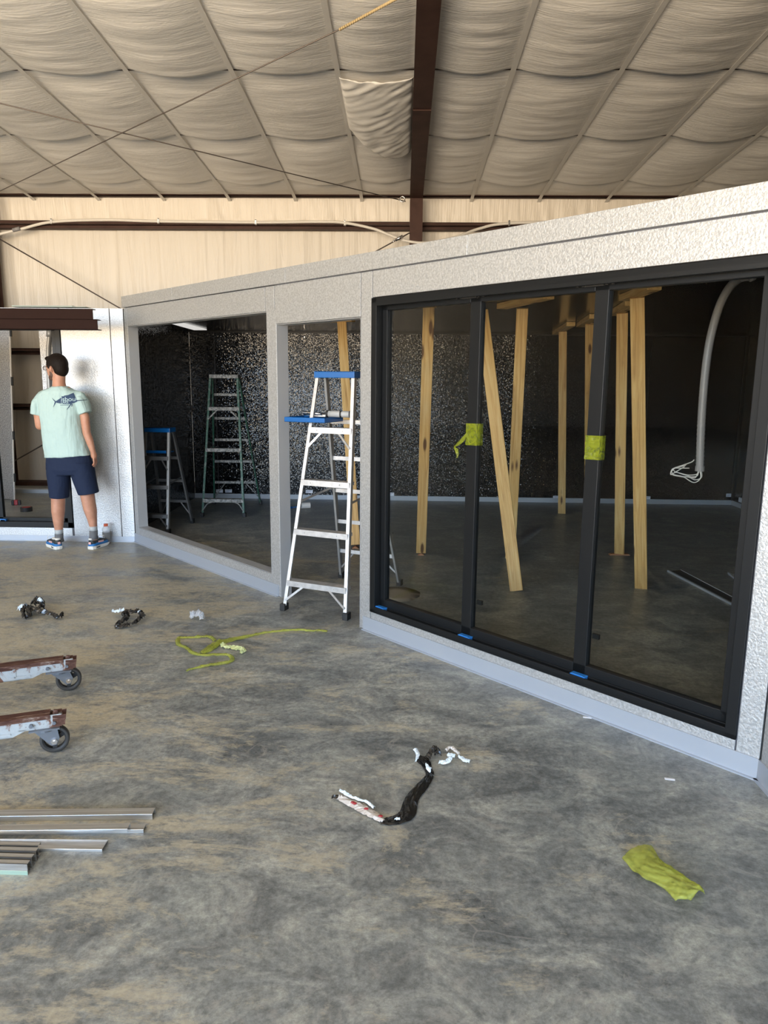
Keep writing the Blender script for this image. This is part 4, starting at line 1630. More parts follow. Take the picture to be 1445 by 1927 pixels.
chan('metal_stud', (290, 1536), (0, 1540), 0.0, .040, .022, 'long galvanised channel on the floor, farthest of the lower left pile', up=False)
chan('metal_stud', (273, 1562), (0, 1566), 0.0, .034, .014, 'galvanised angle lying second from the far side, projecting slightly past its mate', up=False)
chan('metal_stud', (243, 1561), (0, 1564), 0.016, .034, .014, 'galvanised angle nested on top of a slightly longer one at lower left', up=False)
chan('metal_stud', (198, 1594), (0, 1592), 0.0, .052, .010, 'wide bright galvanised strip poking out right of the stud bundle', up=False)
for k, (xr, yr, lb) in enumerate(((74, 1588, 'farthest stud of the nested bundle, beside the bright strip'), (70, 1598, 'second stud from the back of the nested bundle'), (62, 1610, 'third stud from the back of the nested bundle'), (54, 1622, 'nearest stud of the nested bundle, with a greenish lower edge'))):
    a = G(xr, yr, .04)
    c = G(-20, yr - 2, .04)
    d = (a - c)
    d.z = 0
    d.normalize()
    t0 = empty('metal_stud', (a.x, a.y, .0), math.atan2(d.y, d.x), 'galvanised C stud, ' + lb, 'metal stud', 'galvanised framing pieces on the floor')
    b = MB()
    hh, dd, t_ = .040, .022, .0016
    b.box((-1.4, -dd / 2, 0), (0, -dd / 2 + t_, hh))
    b.box((-1.4, -dd / 2, hh - t_), (0, dd / 2, hh))
    b.box((-1.4, -dd / 2, 0), (0, dd / 2, t_))
    b.box((-1.4, dd / 2 - t_, 0), (0, dd / 2, .010))
    b.box((-1.4, dd / 2 - t_, hh - .010), (0, dd / 2, hh))
    b.build('section', M_GALV if k < 3 else [M_GALV], t0)
    if k == 3:
        b = MB()
        b.box((-1.4, -dd / 2 - .0012, 0), (0, -dd / 2, .014))
        b.build('painted_edge', M_GALVG, t0)


# ------------------------------------------------------------------ scraps of film and tape on the floor
def ribbon(pts, wd, seed, lift=.012, sub=7, tw=1.0, cross=5, crump=.004, z0=.003):
    """crumpled ribbon through floor points (x,y[,z]) with widths"""
    rnd = random.Random(seed)
    path = smooth_path([Vector((p[0], p[1], (p[2] if len(p) > 2 else 0) + z0)) for p in pts], sub)
    n = len(path)
    if not hasattr(wd, '__len__'):
        wd = [wd] * len(pts)
    vs, fs = [], []
    for i, q in enumerate(path):
        tq = i / (n - 1) * (len(wd) - 1)
        k = int(min(tq, len(wd) - 2))
        w_ = wd[k] + (wd[k + 1] - wd[k]) * (tq - k)
        d = (path[min(i + 1, n - 1)] - path[max(i - 1, 0)])
        d.z = 0
        d.normalize()
        sd = Vector((-d.y, d.x, 0))
        for c_ in range(cross):
            s_ = c_ / (cross - 1) - .5
            z = q.z + abs(noise.noise(Vector((i * .45, s_ * 3.5, seed)))) * lift + lift * .6 * (1 - 4 * s_ * s_) * tw
            off = noise.noise(Vector((i * .6, c_ * 1.3, seed + 5))) * crump
            vs.append(Vector((q.x, q.y, max(.001, z))) + sd * (s_ * w_ + off))
    for i in range(n - 1):
        for c_ in range(cross - 1):
            a = i * cross + c_
            fs.append((a, a + 1, a + cross + 1, a + cross))
    return vs, fs


def gp(lst, z=0):
    return [tuple(G(p[0], p[1])) [:2] + ((p[2],) if len(p) > 2 else (0,)) for p in lst]


def solid(o, t_=.0006):
    md = o.modifiers.new('thick', 'SOLIDIFY')
    md.thickness = t_
    return o


# long black strip
t0 = empty('film_strip', G(760, 1545), 0, 'long torn black film strip in a hook shape on the floor near the centre', 'plastic film')
vs, fs = ribbon(gp([(715, 1549), (740, 1546), (765, 1535), (775, 1505), (795, 1480), (808, 1462), (806, 1450), (795, 1432), (783, 1428)]), [.03, .055, .065, .055, .05, .035, .035, .06, .05], 3, .008, cross=9, crump=.001, sub=5)
child_local(solid(MB().add(vs, fs).build('black_part', M_TAPEB)), t0)
vs, fs = ribbon(gp([(722, 1549), (705, 1538), (685, 1526), (665, 1515), (642, 1505), (636, 1502)]), [.02, .04, .05, .045, .035, .015], 8, .015, cross=7)
o = solid(MB().add(vs, fs).build('beige_part', M_FILMT))
o['label'] = 'beige printed side of the film'
child_local(o, t0)
vs, fs = ribbon(gp([(641, 1503), (624, 1505)]), [.03, .005], 5, .02, cross=5)
child_local(solid(MB().add(vs, fs).build('dark_tip', M_TAPEB)), t0)
vs, fs = ribbon(gp([(704, 1528, .012), (690, 1520, .02), (665, 1510, .015), (648, 1502, .02), (640, 1498, .02)]), [.012, .014, .012, .022, .012], 6, .008, cross=4)
child_local(solid(MB().add(vs, fs).build('white_edge', M_FILMW)), t0)
vs, fs = ribbon(gp([(781, 1424, .03), (786, 1434, .03), (781, 1444, .02)]), [.02, .018, .004], 7, .01, cross=4)
v2, f2 = ribbon(gp([(801, 1452, .03), (806, 1460, .03), (809, 1464, .02)]), [.004, .022, .004], 9, .008, cross=4)
mbf = MB().add(vs, fs)
mbf.add(v2, f2)
v2, f2 = ribbon(gp([(742, 1550, .012), (752, 1549, .014)]), [.004, .014], 9, .008, cross=4)
mbf.add(v2, f2)
child_local(solid(mbf.build('white_corner', M_FILMW)), t0)
b = MB()
for (px, py) in ((664, 1517), (667, 1519), (716, 1543), (689, 1529)):
    q = G(px, py)
    b.ball((q.x, q.y, .016), (.010, .006, .004), n=8)
child_local(b.build('red_print', M_RED), t0)
vs, fs = ribbon(gp([(803, 1436, .01), (812, 1428, .03), (820, 1424, .03), (824, 1432, .015)]), [.03, .02, .03, .03], 12, .02, cross=6)
child_local(solid(MB().add(vs, fs).build('curled_loop', M_TAPEB)), t0)
t0 = empty('film_scrap', G(850, 1434), 0, 'small twisted white and beige film scrap right of the black strip', 'plastic film')
vs, fs = ribbon(gp([(826, 1438, .005), (840, 1440, .01), (847, 1436, .02)]), [.025, .03, .02], 13, .012, cross=5)
v2, f2 = ribbon(gp([(862, 1433, .02), (872, 1435, .01), (884, 1437, .005)]), [.012, .03, .022], 14, .012, cross=5)
m_ = MB().add(vs, fs)
m_.add(v2, f2)
v2, f2 = ribbon(gp([(842, 1430, .02), (850, 1432, .02), (856, 1433, .02)]), [.02, .03, .02], 15, .012, cross=5)
m_.add(v2, f2)
child_local(solid(m_.build('white_side', M_FILMW)), t0)
vs, fs = ribbon(gp([(838, 1427, .03), (846, 1422, .035), (856, 1426, .03), (864, 1430, .02)]), [.012, .018, .02, .012], 16, .012, cross=5)
child_local(solid(MB().add(vs, fs).build('beige_side', M_FILMT)), t0)

# yellow bag piece at lower right
rows = [[(1170, 1617), (1183, 1608), (1200, 1601), (1214, 1597), (1226, 1593)],
        [(1180, 1630), (1192, 1622), (1207, 1614), (1222, 1608), (1233, 1605)],
        [(1193, 1645), (1204, 1638), (1218, 1630), (1232, 1624), (1243, 1624)],
        [(1208, 1655), (1220, 1648), (1234, 1640), (1247, 1634), (1258, 1637)],
        [(1228, 1664), (1240, 1658), (1252, 1650), (1266, 1645), (1276, 1652)],
        [(1250, 1675), (1258, 1668), (1270, 1660), (1283, 1658), (1290, 1662)],
        [(1258, 1686), (1270, 1680), (1283, 1672), (1296, 1668), (1304, 1668)],
        [(1270, 1699), (1284, 1693), (1298, 1686), (1311, 1680), (1317, 1680)],
        [(1300, 1699), (1308, 1697), (1316, 1694), (1323, 1691), (1326, 1688)]]
# refine the coarse grid bilinearly
def refine(rows, k):
    R_ = []
    nr, nc = len(rows), len(rows[0])
    for i in range((nr - 1) * k + 1):
        a = min(i // k, nr - 2)
        fa = i / k - a
        row = []
        for j in range((nc - 1) * k + 1):
            c_ = min(j // k, nc - 2)
            fc_ = j / k - c_
            x = y = 0
            for (di, wi) in ((0, 1 - fa), (1, fa)):
                for (dj, wj) in ((0, 1 - fc_), (1, fc_)):
                    x += rows[a + di][c_ + dj][0] * wi * wj
                    y += rows[a + di][c_ + dj][1] * wi * wj
            row.append((x, y))
        R_.append(row)
    return R_


rr_ = refine(rows, 5)
vs, fs = [], []
nr, nc = len(rr_), len(rr_[0])
for i in range(nr):
    for j in range(nc):
        q = G(*rr_[i][j])
        c_ = math.sin(math.pi * j / (nc - 1))
        z = .004 + .03 * c_ * (.5 + .5 * i / nr) + .014 * abs(noise.noise(Vector((i * .12, j * .55, 4)))) + .012 * abs(noise.noise(Vector((i * .4, j * .35, 8)))) * (i / nr)
        vs.append((q.x, q.y, z))
for i in range(nr - 1):
    for j in range(nc - 1):
        a = i * nc + j
        fs.append((a, a + 1, a + nc + 1, a + nc))
b = MB().add(vs, fs)
o = solid(b.build('yellow_film_piece', M_YEL, smooth=True))
tag(o, 'crumpled translucent yellow film piece on the floor at lower right', 'plastic film')

# yellow ribbon tangle
t0 = empty('yellow_film_ribbon', G(440, 1215), 0, 'long tangled ribbon of yellow film on the floor left of the ladder', 'plastic film')
vs, fs = ribbon(gp([(616, 1190), (600, 1188), (585, 1189), (560, 1187), (530, 1189), (500, 1192), (470, 1198), (440, 1204), (415, 1210), (398, 1218), (380, 1230)]), [.02, .03, .015, .02, .025, .025, .035, .06, .07, .06, .04], 21, .012, cross=6)
b = MB().add(vs, fs)
vs, fs = ribbon(gp([(405, 1208), (395, 1200), (375, 1200), (350, 1202), (336, 1202), (336, 1214), (350, 1220), (362, 1230), (378, 1234), (400, 1234), (425, 1234), (436, 1238), (434, 1246), (415, 1250), (390, 1254), (365, 1260), (350, 1265)]),
                [.03, .03, .035, .025, .025, .03, .025, .025, .03, .03, .025, .03, .03, .035, .03, .012, .012], 22, .012, cross=6)
b.add(vs, fs)
vs, fs = ribbon(gp([(378, 1232), (395, 1225), (408, 1216), (414, 1206)]), [.03, .035, .03, .03], 23, .014, cross=6)
b.add(vs, fs)
child_local(solid(b.build('ribbon', M_YEL, smooth=True)), t0)
vs, fs = ribbon(gp([(417, 1214), (425, 1219), (440, 1222), (455, 1224), (460, 1228), (452, 1231)]), [.025, .04, .04, .035, .02, .01], 24, .02, cross=7, crump=.01)
child_local(solid(MB().add(vs, fs).build('crinkled_end', film('pale_yellow_film', (.66, .70, .35), .7))), t0)

# clear scrap
t0 = MB()
vs, fs = ribbon(gp([(359, 1163), (366, 1165, .01), (374, 1166, .02), (383, 1168)]), [.02, .07, .08, .02], 31, .05, cross=8, crump=.02)
t0.add(vs, fs)
tag(solid(t0.build('clear_film_scrap', M_CLEAR)), 'small crumpled clear plastic scrap above the yellow ribbon', 'plastic film')
# black scraps
t0 = empty('black_tape_scrap', G(65, 1158), 0, 'crumpled black tape with a straight tail, leftmost scrap on the floor', 'tape', 'balled black tape scraps')
b = MB()
for pts, wd, sd in (([(50, 1150, .02), (62, 1156, .03), (80, 1160, .02), (100, 1163, .01), (112, 1167, .005), (118, 1163, .02)], [.05, .06, .04, .03, .03, .02], 41),
                    ([(62, 1152, .03), (70, 1145, .06), (78, 1148, .05), (80, 1158, .03)], [.04, .05, .05, .03], 42),
                    ([(46, 1166, .0), (44, 1158, .03), (52, 1156, .04), (56, 1164, .01), (48, 1167, .0)], [.02, .03, .03, .03, .02], 43)):
    vs, fs = ribbon(gp(pts), wd, sd, .03, cross=7, crump=.012)
    b.add(vs, fs)
child_local(solid(b.build('black_side', M_TAPEB)), t0)
b = MB()
for pts, wd, sd in (([(35, 1156, .02), (42, 1153, .04), (50, 1156, .03)], [.02, .05, .03], 44), ([(75, 1148, .07), (81, 1150, .06)], [.03, .02], 45)):
    vs, fs = ribbon(gp(pts), wd, sd, .02, cross=6, crump=.01)
    b.add(vs, fs)
child_local(solid(b.build('silver_side', M_FILMW)), t0)
t0 = empty('black_tape_scrap', G(243, 1170), 0, 'looped black tape scrap on the floor, between the left scrap and clear plastic', 'tape', 'balled black tape scraps')
b = MB()
for pts, wd, sd in (([(236, 1163, .03), (236, 1172, .02), (224, 1178, .01), (222, 1182, .0), (236, 1182, .005), (252, 1178, .01), (264, 1171, .02), (268, 1166, .02), (262, 1160, .03), (250, 1163, .03), (238, 1161, .03)], [.05, .05, .04, .04, .04, .03, .03, .04, .03, .03, .04], 51),):
    vs, fs = ribbon(gp(pts), wd, sd, .025, cross=7, crump=.012)
    b.add(vs, fs)
child_local(solid(b.build('black_side', M_TAPEB)), t0)
b = MB()
for pts, wd, sd in (([(212, 1155, .01), (220, 1161, .03), (234, 1160, .04)], [.012, .03, .04], 54), ([(258, 1158, .03), (264, 1162, .03)], [.03, .03], 55)):
    vs, fs = ribbon(gp(pts), wd, sd, .02, cross=6, crump=.01)
    b.add(vs, fs)
child_local(solid(b.build('silver_side', M_FILMW)), t0)
# tiny paper bits
for k, (px, py, lb) in enumerate(((1105, 1351, 'beside the base channel below the glass door'), (1260, 1467, 'farther right near the wall corner'), (867, 1120, 'hidden by the sill'))[:2]):
    q = G(px, py)
    b = MB()
    b.box((-.02, -.006, .001), (.02, .006, .003))
    o = b.build('paper_bit', M_STICK)
    o.location = (q.x, q.y, 0)
    o.rotation_euler = (0, 0, -.2)
    tag(o, 'tiny pale paper bit on the concrete ' + lb, 'paper', 'paper bits on the concrete')

# ------------------------------------------------------------------ sports drink bottle
q = G(208.5, 1018)
bt = empty('drink_bottle', (q.x, 6.865, 0), 0, 'clear sports drink bottle with orange cap standing by the wall right of the man', 'bottle')
M_PET = mat('clear_pet', (.75, .8, .85), .08, 0, .5, Alpha=0.45)
prof = [(.0, .030), (.010, .036), (.05, .037), (.06, .036), (.10, .036), (.118, .034), (.122, .037), (.150, .036), (.165, .028), (.172, .020), (.180, .019)]
n = 20
rings = [[Vector((r_ * math.cos(2 * math.pi * k / n), r_ * math.sin(2 * math.pi * k / n), z)) for k in range(n)] for z, r_ in prof]
MB().loft(rings).build('bottle_body', M_PET, bt, smooth=True)
MB().tube([(0, 0, .172), (0, 0, .196)], .0205, 20).build('cap', mat('orange_cap', (.62, .10, .03), .4), bt)
MB().tube([(0, 0, .022), (0, 0, .112)], .0378, 24, caps=False).build('label_sleeve', mat('grey_label', (.16, .16, .155), .4), bt, smooth=True)
MB().tube([(0, 0, .002), (0, 0, .016)], .0345, 20).build('drink', mat('dark_red_drink', (.10, .005, .01), .15), bt)


def text_obj(txt, size, m_, parent, M, extrude=.0006, name='lettering'):
    cu = bpy.data.curves.new(name, 'FONT')
    cu.body = txt
    cu.size = size
    cu.extrude = extrude
    cu.align_x = 'CENTER'
    cu.align_y = 'CENTER'
    tmp = bpy.data.objects.new(name, cu)
    COL.objects.link(tmp)
    dg = bpy.context.evaluated_depsgraph_get()
    me = bpy.data.meshes.new_from_object(tmp.evaluated_get(dg))
    bpy.data.objects.remove(tmp)
    me.materials.clear()
    me.materials.append(m_)
    o = bpy.data.objects.new(name, me)
    COL.objects.link(o)
    if parent is not None:
        o.parent = parent
    o.matrix_local = M
    return o


M_LTR = mat('white_print', (.8, .8, .8), .5)
text_obj('G', .046, M_LTR, bt, Matrix.Translation((-.016, -.0372, .072)) @ Matrix.Rotation(math.radians(-24), 4, 'Z') @ Matrix.Rotation(math.pi / 2, 4, 'X'), .001)

# ------------------------------------------------------------------ the man
YB = 6.60
man = empty('person', (-3.12, YB, 0), 0, 'man in pale mint T-shirt and navy shorts seen from behind, looking left', 'person')
M_SKIN = mat('skin', (.50, .245, .155), .5, 0, .4, Subsurface_Weight=0.08)
a_ = noise_tex(M_SKIN, coords(M_SKIN), 12, 4, .6)
L(M_SKIN, ramp(M_SKIN, a_, [(.3, (.44, .205, .125)), (.7, (.56, .29, .19))]), bsdf(M_SKIN).inputs['Base Color'])
M_HAIR = mat('dark_brown_hair', (.010, .006, .004), .6, 0, .15)
a_ = noise_tex(M_HAIR, coords(M_HAIR, (40, 40, 9)), 3, 4, .6)
L(M_HAIR, bump(M_HAIR, a_, .7, .006), bsdf(M_HAIR).inputs['Normal'])
M_BEARD = mat('short_beard', (.10, .055, .038), .7)
M_SHIRT = mat('mint_cotton', (.44, .58, .55), .85, 0, .2)
a_ = noise_tex(M_SHIRT, coords(M_SHIRT, (12, 12, 1.7)), 1.0, 3, .5, 0.9)
a2_ = noise_tex(M_SHIRT, coords(M_SHIRT, (20, 20, 14), (0, .5, 0)), 1.0, 3, .5, 0.9)
L(M_SHIRT, bump(M_SHIRT, a_, .55, .03, bump(M_SHIRT, a2_, .25, .012)), bsdf(M_SHIRT).inputs['Normal'])
M_SHORT = mat('navy_shorts', (.017, .026, .056), .8, 0, .15)
a_ = noise_tex(M_SHORT, coords(M_SHORT, (7, 7, 4), (0, .4, 0)), 1.0, 4, .5, .8)
L(M_SHORT, bump(M_SHORT, a_, .5, .03), bsdf(M_SHORT).inputs['Normal'])


def remesh(o, vox, sm=4, fac=.5):
    md = o.modifiers.new('union', 'REMESH')
    md.mode = 'VOXEL'
    md.voxel_size = vox
    md.use_smooth_shade = True
    md2 = o.modifiers.new('relax', 'SMOOTH')
    md2.iterations = sm
    md2.factor = fac
    return o


def ell_ring(c, a, b, n=28, tilt=0, yaw=0, p=2.0):
    out = []
    for k in range(n):
        t_ = 2 * math.pi * k / n
        cx_, sy_ = math.cos(t_), math.sin(t_)
        x = a * math.copysign(abs(cx_) ** (2 / p), cx_)
        y = b * math.copysign(abs(sy_) ** (2 / p), sy_)
        xr, yr = x * math.cos(yaw) - y * math.sin(yaw), x * math.sin(yaw) + y * math.cos(yaw)
        out.append(Vector((c[0] + xr, c[1] + yr, c[2] + tilt * x)))
    return out


def span(xl, xr, y, b, Y=YB, tilt=0, yaw=0, n=28, p=2.0):
    """horizontal ellipse ring between two silhouette points at picture height y"""
    l_, r_ = P(xl, y, Y), P(xr, y, Y)
    c_ = (l_ + r_) / 2
    return ell_ring(c_, (r_.x - l_.x) / 2, b, n, tilt, yaw, p)


# head frame
HC = P(106.5, 691, YB + .01)
hf = Vector((-.93, .36, -.03)).normalized()
hl = Vector((0, 0, 1)).cross(hf).normalized()      # his left, towards the viewer
hl = -hl if hl.y > 0 else hl
hu = hf.cross(hl)
hu = -hu if hu.z < 0 else hu
AX = (hf, hl, hu)


def HP(f_, l_, u_):
    return HC + hf * f_ + hl * l_ + hu * u_


body = MB()
body.ball(HC + hu * .012, (.098, .076, .100), AX, 24)          # cranium
body.ball(HP(.030, 0, -.045), (.066, .058, .072), AX, 20)      # face
body.ball(HP(.048, 0, -.088), (.040, .038, .030), AX, 16)      # chin / jaw
body.ball(HP(.012, 0, -.070), (.055, .056, .042), AX, 16)
body.ball(HP(.090, 0, .012), (.014, .045, .010), AX, 12)       # brow
body.chain([HP(.095, 0, -.008), HP(.112, 0, -.032), HP(.104, 0, -.040)], [.008, .012, .009], 10)   # nose
body.ball(HP(.094, 0, -.062), (.010, .022, .006), AX, 10)
body.ball(HP(.091, 0, -.072), (.010, .020, .006), AX, 10)
for s_ in (-1, 1):
    body.ball(HP(.078, s_ * .032, -.008), (.014, .014, .012), AX, 10)
    body.ball(HP(-.010, s_ * .076, -.020), (.017, .009, .030), AX, 12)
    body.ball(HP(-.016, s_ * .086, -.012), (.014, .007, .022), AX, 12)
neck0 = P(110, 742, YB + .0)
body.chain([HP(-.022, 0, -.06), P(111, 720, YB), P(112, 734, YB)], [.056, .056, .064], 18)
# torso core inside the shirt
body.loft([span(96, 131, 728, .06), span(86, 140, 742, .07), span(82, 146, 775, .10), span(90, 148, 820, .09), span(94, 158, 860, .10), span(96, 168, 890, .10)])
# right arm
shR, elR, wrR = P(149, 756, YB), P(163, 815, YB - .02), P(175, 850, YB - .01)
body.chain([shR, P(159.5, 785, YB - .01), elR, P(168, 828, YB - .02), wrR], [.032, .042, .036, .036, .0245], 16)
# right hand
pal = P(177, 858, YB - .005)
body.chain([wrR, pal], [.024, .030], 14)
body.ball(P(177.5, 857, YB - .005), (.024, .034, .040), None, 14)
for k, (dy, ln, rr0) in enumerate(((.032, .070, .0085), (.012, .078, .009), (-.008, .074, .009), (-.027, .060, .008))):
    p0 = pal + Vector((.004, dy, -.026))
    p1 = p0 + Vector((.004, .0, -ln * .45))
    p2 = p1 + Vector((-.008, .002, -ln * .33))
    p3 = p2 + Vector((-.012, .002, -ln * .20))
    body.chain([p0, p1, p2, p3], [rr0 * 1.08, rr0, rr0 * .95, rr0 * .85], 10)
body.chain([pal + Vector((-.012, .026, .012)), pal + Vector((-.020, .048, -.012)), pal + Vector((-.020, .052, -.038))], [.012, .010, .009], 10)
# left arm, elbow bent, forearm forward
shL, elL, wrL = P(79, 757, YB), P(75, 801, YB - .01), P(86, 790, YB + .20)
body.chain([shL, P(73, 780, YB - .01), elL, P(80, 797, YB + .09), wrL], [.034, .046, .040, .036, .026], 16)
palL = wrL + Vector((.03, .045, .01))
body.chain([wrL, palL], [.024, .028], 12)
for k in range(4):
    p0 = palL + Vector((.0 + .004 * k, .018, .024 - .018 * k))
    p1 = p0 + Vector((.022, .028, .004))
    p2 = p1 + Vector((.026, .006, .0))
    body.chain([p0, p1, p2], [.0095, .009, .008], 10)
body.chain([palL + Vector((-.005, -.0, .026)), palL + Vector((.022, .012, .046)), palL + Vector((.046, .022, .048))], [.011, .010, .008], 10)
# legs
def legring(xl, xr, y, Y, k=1.05):
    l_, r_ = P(xl, y, Y), P(xr, y, Y)
    return ell_ring((l_ + r_) / 2, (r_.x - l_.x) / 2, (r_.x - l_.x) / 2 * k, 20)


YL, YR = 6.62, 6.62
body.loft([legring(92, 130, 880, YL), legring(94, 127, 910, YL), legring(97, 122, 936, YL), legring(97.5, 121.5, 948, YL, 1.15), legring(98, 121, 962, YL, 1.2), legring(100, 119.5, 978, YL, 1.1), legring(103, 118, 994, YL), legring(104.5, 117.5, 1006, YL), legring(104, 119, 1018, YL)])
body.loft([legring(134, 172, 880, YR), legring(140, 176, 905, YR), legring(151, 177, 930, YR), legring(155, 179, 946, YR, 1.15), legring(158.5, 181.5, 960, YR, 1.2), legring(164, 182, 975, YR, 1.1), legring(168.5, 182.5, 990, YR), legring(170, 183, 1004, YR), legring(169, 183.5, 1016, YR)])
ob = child_local(remesh(body.build('body', M_SKIN), .0065, 3), man)

# hair
h = MB()
h.ball(HP(-.012, 0, .028), (.106, .083, .098), AX, 28)
h.ball(HP(-.050, 0, -.012), (.066, .070, .080), AX, 24)
h.ball(HP(.060, 0, .078), (.045, .060, .026), AX, 16)
h.ball(HP(.088, 0, .082), (.022, .045, .014), AX, 14)
for s_ in (-1, 1):
    h.ball(HP(.022, s_ * .062, .012), (.022, .015, .035), AX, 12)
child_local(remesh(h.build('hair', M_HAIR), .006, 2), man)
h = MB()
h.ball(HP(.048, 0, -.090), (.046, .043, .033), AX, 16)
h.ball(HP(.020, 0, -.076), (.058, .060, .034), AX, 16)
for s_ in (-1, 1):
    h.ball(HP(.016, s_ * .056, -.048), (.016, .010, .040), AX, 12)
h.ball(HP(.094, 0, -.055), (.010, .026, .006), AX, 10)
child_local(remesh(h.build('beard', M_BEARD), .006, 2), man)
# glasses
gb = MB()
for s_ in (-1, 1):
    cc = HP(.108, s_ * .034, -.006)
    loop = [cc + hl * (.026 * math.cos(t_)) + hu * (.019 * math.sin(t_)) - hf * (.006 * abs(math.cos(t_))) for t_ in np.linspace(0, 2 * math.pi, 17)]
    gb.tube(loop, .0022, 6, caps=False)
    gb.tube([HP(.100, s_ * .062, .002), HP(.06, s_ * .078, .002), HP(-.01, s_ * .084, .002), HP(-.028, s_ * .082, -.016)], .0022, 6)
gb.tube([HP(.108, -.008, .0), HP(.112, 0, .003), HP(.108, .008, .0)], .002, 6)
gl_ = child_local(gb.build('glasses', M_RUB), man)
gb = MB()
for s_ in (-1, 1):
    cc = HP(.1075, s_ * .034, -.006)
    gb.ball(cc, (.0015, .025, .018), AX, 14)
o = gb.build('lens', mat('lens', (.7, .75, .8), .05, 0, .5, Alpha=.3), smooth=True)
o.parent = gl_

# shirt
s = MB()
s.loft([span(98, 128, 727, .072), span(92, 134, 730.5, .085), span(80, 145, 735.5, .098), span(70, 152, 743, .108), span(72, 153, 756, .118, p=2.4), span(76, 153, 772, .128, p=2.5), span(78.5, 153.5, 790, .130, p=2.5),
        span(81.5, 157.5, 812, .130, p=2.5), span(84, 163, 835, .132, p=2.5), span(86, 167.5, 850, .136, p=2.5), span(87, 170, 858.5, .138, tilt=.07, p=2.5)])


def ring_at(c, d, a, b, ref):
    d = Vector(d).normalized()
    u = (Vector(ref) - d * Vector(ref).dot(d)).normalized()
    v = d.cross(u)
    return [Vector(c) + u * (a * math.cos(2 * math.pi * k / 24)) + v * (b * math.sin(2 * math.pi * k / 24)) for k in range(24)]


for (pts, aa, bb) in (([P(150, 747, YB), P(153.5, 755, YB), P(158, 766, YB), P(162, 777.5, YB - .005)], [.040, .056, .058, .056], [.060, .080, .078, .074]),
                      ([P(73, 750, YB), P(71.5, 758, YB), P(70, 769, YB - .002), P(69.5, 780.5, YB - .005)], [.035, .048, .051, .051], [.060, .080, .078, .072])):
    dd = (pts[-1] - pts[0])
    s.loft([ring_at(p_, dd, a, b_, (1, 0, 0)) for p_, a, b_ in zip(pts, aa, bb)])
s.chain([P(126, 739, YB), P(150, 747, YB), P(156, 757, YB)], [.048, .050, .056])
s.chain([P(98, 739, YB), P(80, 745, YB), P(73, 756, YB)], [.048, .050, .054])
sh = remesh(s.build('t_shirt', M_SHIRT), .007, 5)
# folds
tx = bpy.data.textures.new('folds', 'CLOUDS')
tx.noise_scale = 0.09
md = sh.modifiers.new('folds', 'DISPLACE')
md.texture = tx
md.strength = 0.014
md.mid_level = 0.5
eo = bpy.data.objects.new('fold_space', None)
md.texture_coords = 'GLOBAL'
child_local(sh, man)
# collar
cl = MB()
lp = [P(112.5, 729, YB) + Vector((.078 * math.cos(t_), .070 * math.sin(t_), .006 * math.sin(t_))) for t_ in np.linspace(0, 2 * math.pi, 25)]
cl.tube(lp, .0065, 8, caps=False)
o = cl.build('collar', M_SHIRT, smooth=True)
child_local(o, man)
bpy.data.objects.remove(eo)


# sailfish print on the back (flat shapes projected on the shirt)
def grid_poly(poly, name, m_, off):
    """triangulated polygon in picture pixels -> mesh in front of the shirt, shrinkwrapped on it"""
    import bmesh
    bm = bmesh.new()
    vsb = [bm.verts.new(P(x, y, YB - .22)) for x, y in poly]
    bm.faces.new(vsb)
    bmesh.ops.triangulate(bm, faces=bm.faces)
    bmesh.ops.subdivide_edges(bm, edges=bm.edges, cuts=5, use_grid_fill=True)
    me = bpy.data.meshes.new(name)
    bm.to_mesh(me)
    bm.free()
    me.materials.append(m_)
    o = bpy.data.objects.new(name, me)
    COL.objects.link(o)
    sw = o.modifiers.new('wrap', 'SHRINKWRAP')
    sw.wrap_method = 'PROJECT'
    sw.use_project_y = True
    sw.use_project_x = sw.use_project_z = False
    sw.use_positive_direction = True
    sw.use_negative_direction = False
    sw.target = sh
    sw.offset = off
    return o


def cpx(x, y):       # crop (80,730)-(160,780) at 18.06x
    return (80 + x / 18.06, 730 + y / 18.06)


M_PRN = mat('navy_print', (.035, .065, .13), .8)
parts = [
    [(265, 470), (340, 455), (400, 440), (395, 360), (440, 350), (440, 290), (500, 295), (530, 270), (640, 250), (770, 175), (800, 260), (845, 400), (900, 430), (1000, 430), (1210, 415), (1210, 430), (960, 460), (900, 500), (800, 540), (700, 565), (540, 560), (400, 530), (300, 520)],
    [(125, 355), (140, 360), (280, 470), (265, 500), (235, 480)],
    [(235, 490), (285, 490), (200, 660), (185, 680)],
    [(740, 550), (775, 555), (660, 740), (630, 760)],
    [(770, 555), (800, 570), (780, 650), (765, 655)],
    [(420, 590), (700, 590), (700, 606), (420, 600)],
]
pr = None
for k, pl in enumerate(parts):
    o = grid_poly([cpx(*q) for q in pl], 'sailfish_print' if k == 0 else 'print_stroke', M_PRN, .0035)
    child_local(o, man)
M_PRL = mat('pale_print', (.50, .66, .66), .8)
for txt, cxp, cyp, sz in (('isbou', 650, 400, 11.0), ('LAKE', 560, 505, 5.5)):
    px, py = cpx(cxp, cyp)
    base_p = P(px, py, YB - .22)
    sc_ = sz / 201.0
    o = text_obj(txt, sc_, M_PRL, None, Matrix.Translation(base_p) @ Matrix.Rotation(math.radians(-1), 4, 'Y') @ Matrix.Rotation(math.pi / 2, 4, 'X'), 0.0, 'print_lettering')
    sw = o.modifiers.new('wrap', 'SHRINKWRAP')
    sw.wrap_method = 'PROJECT'
    sw.use_project_x = False
    sw.use_project_y = False
    sw.use_project_z = True
    sw.use_positive_direction = True
    sw.use_negative_direction = True
    sw.target = sh
    sw.offset = .0055
    child_local(o, man)

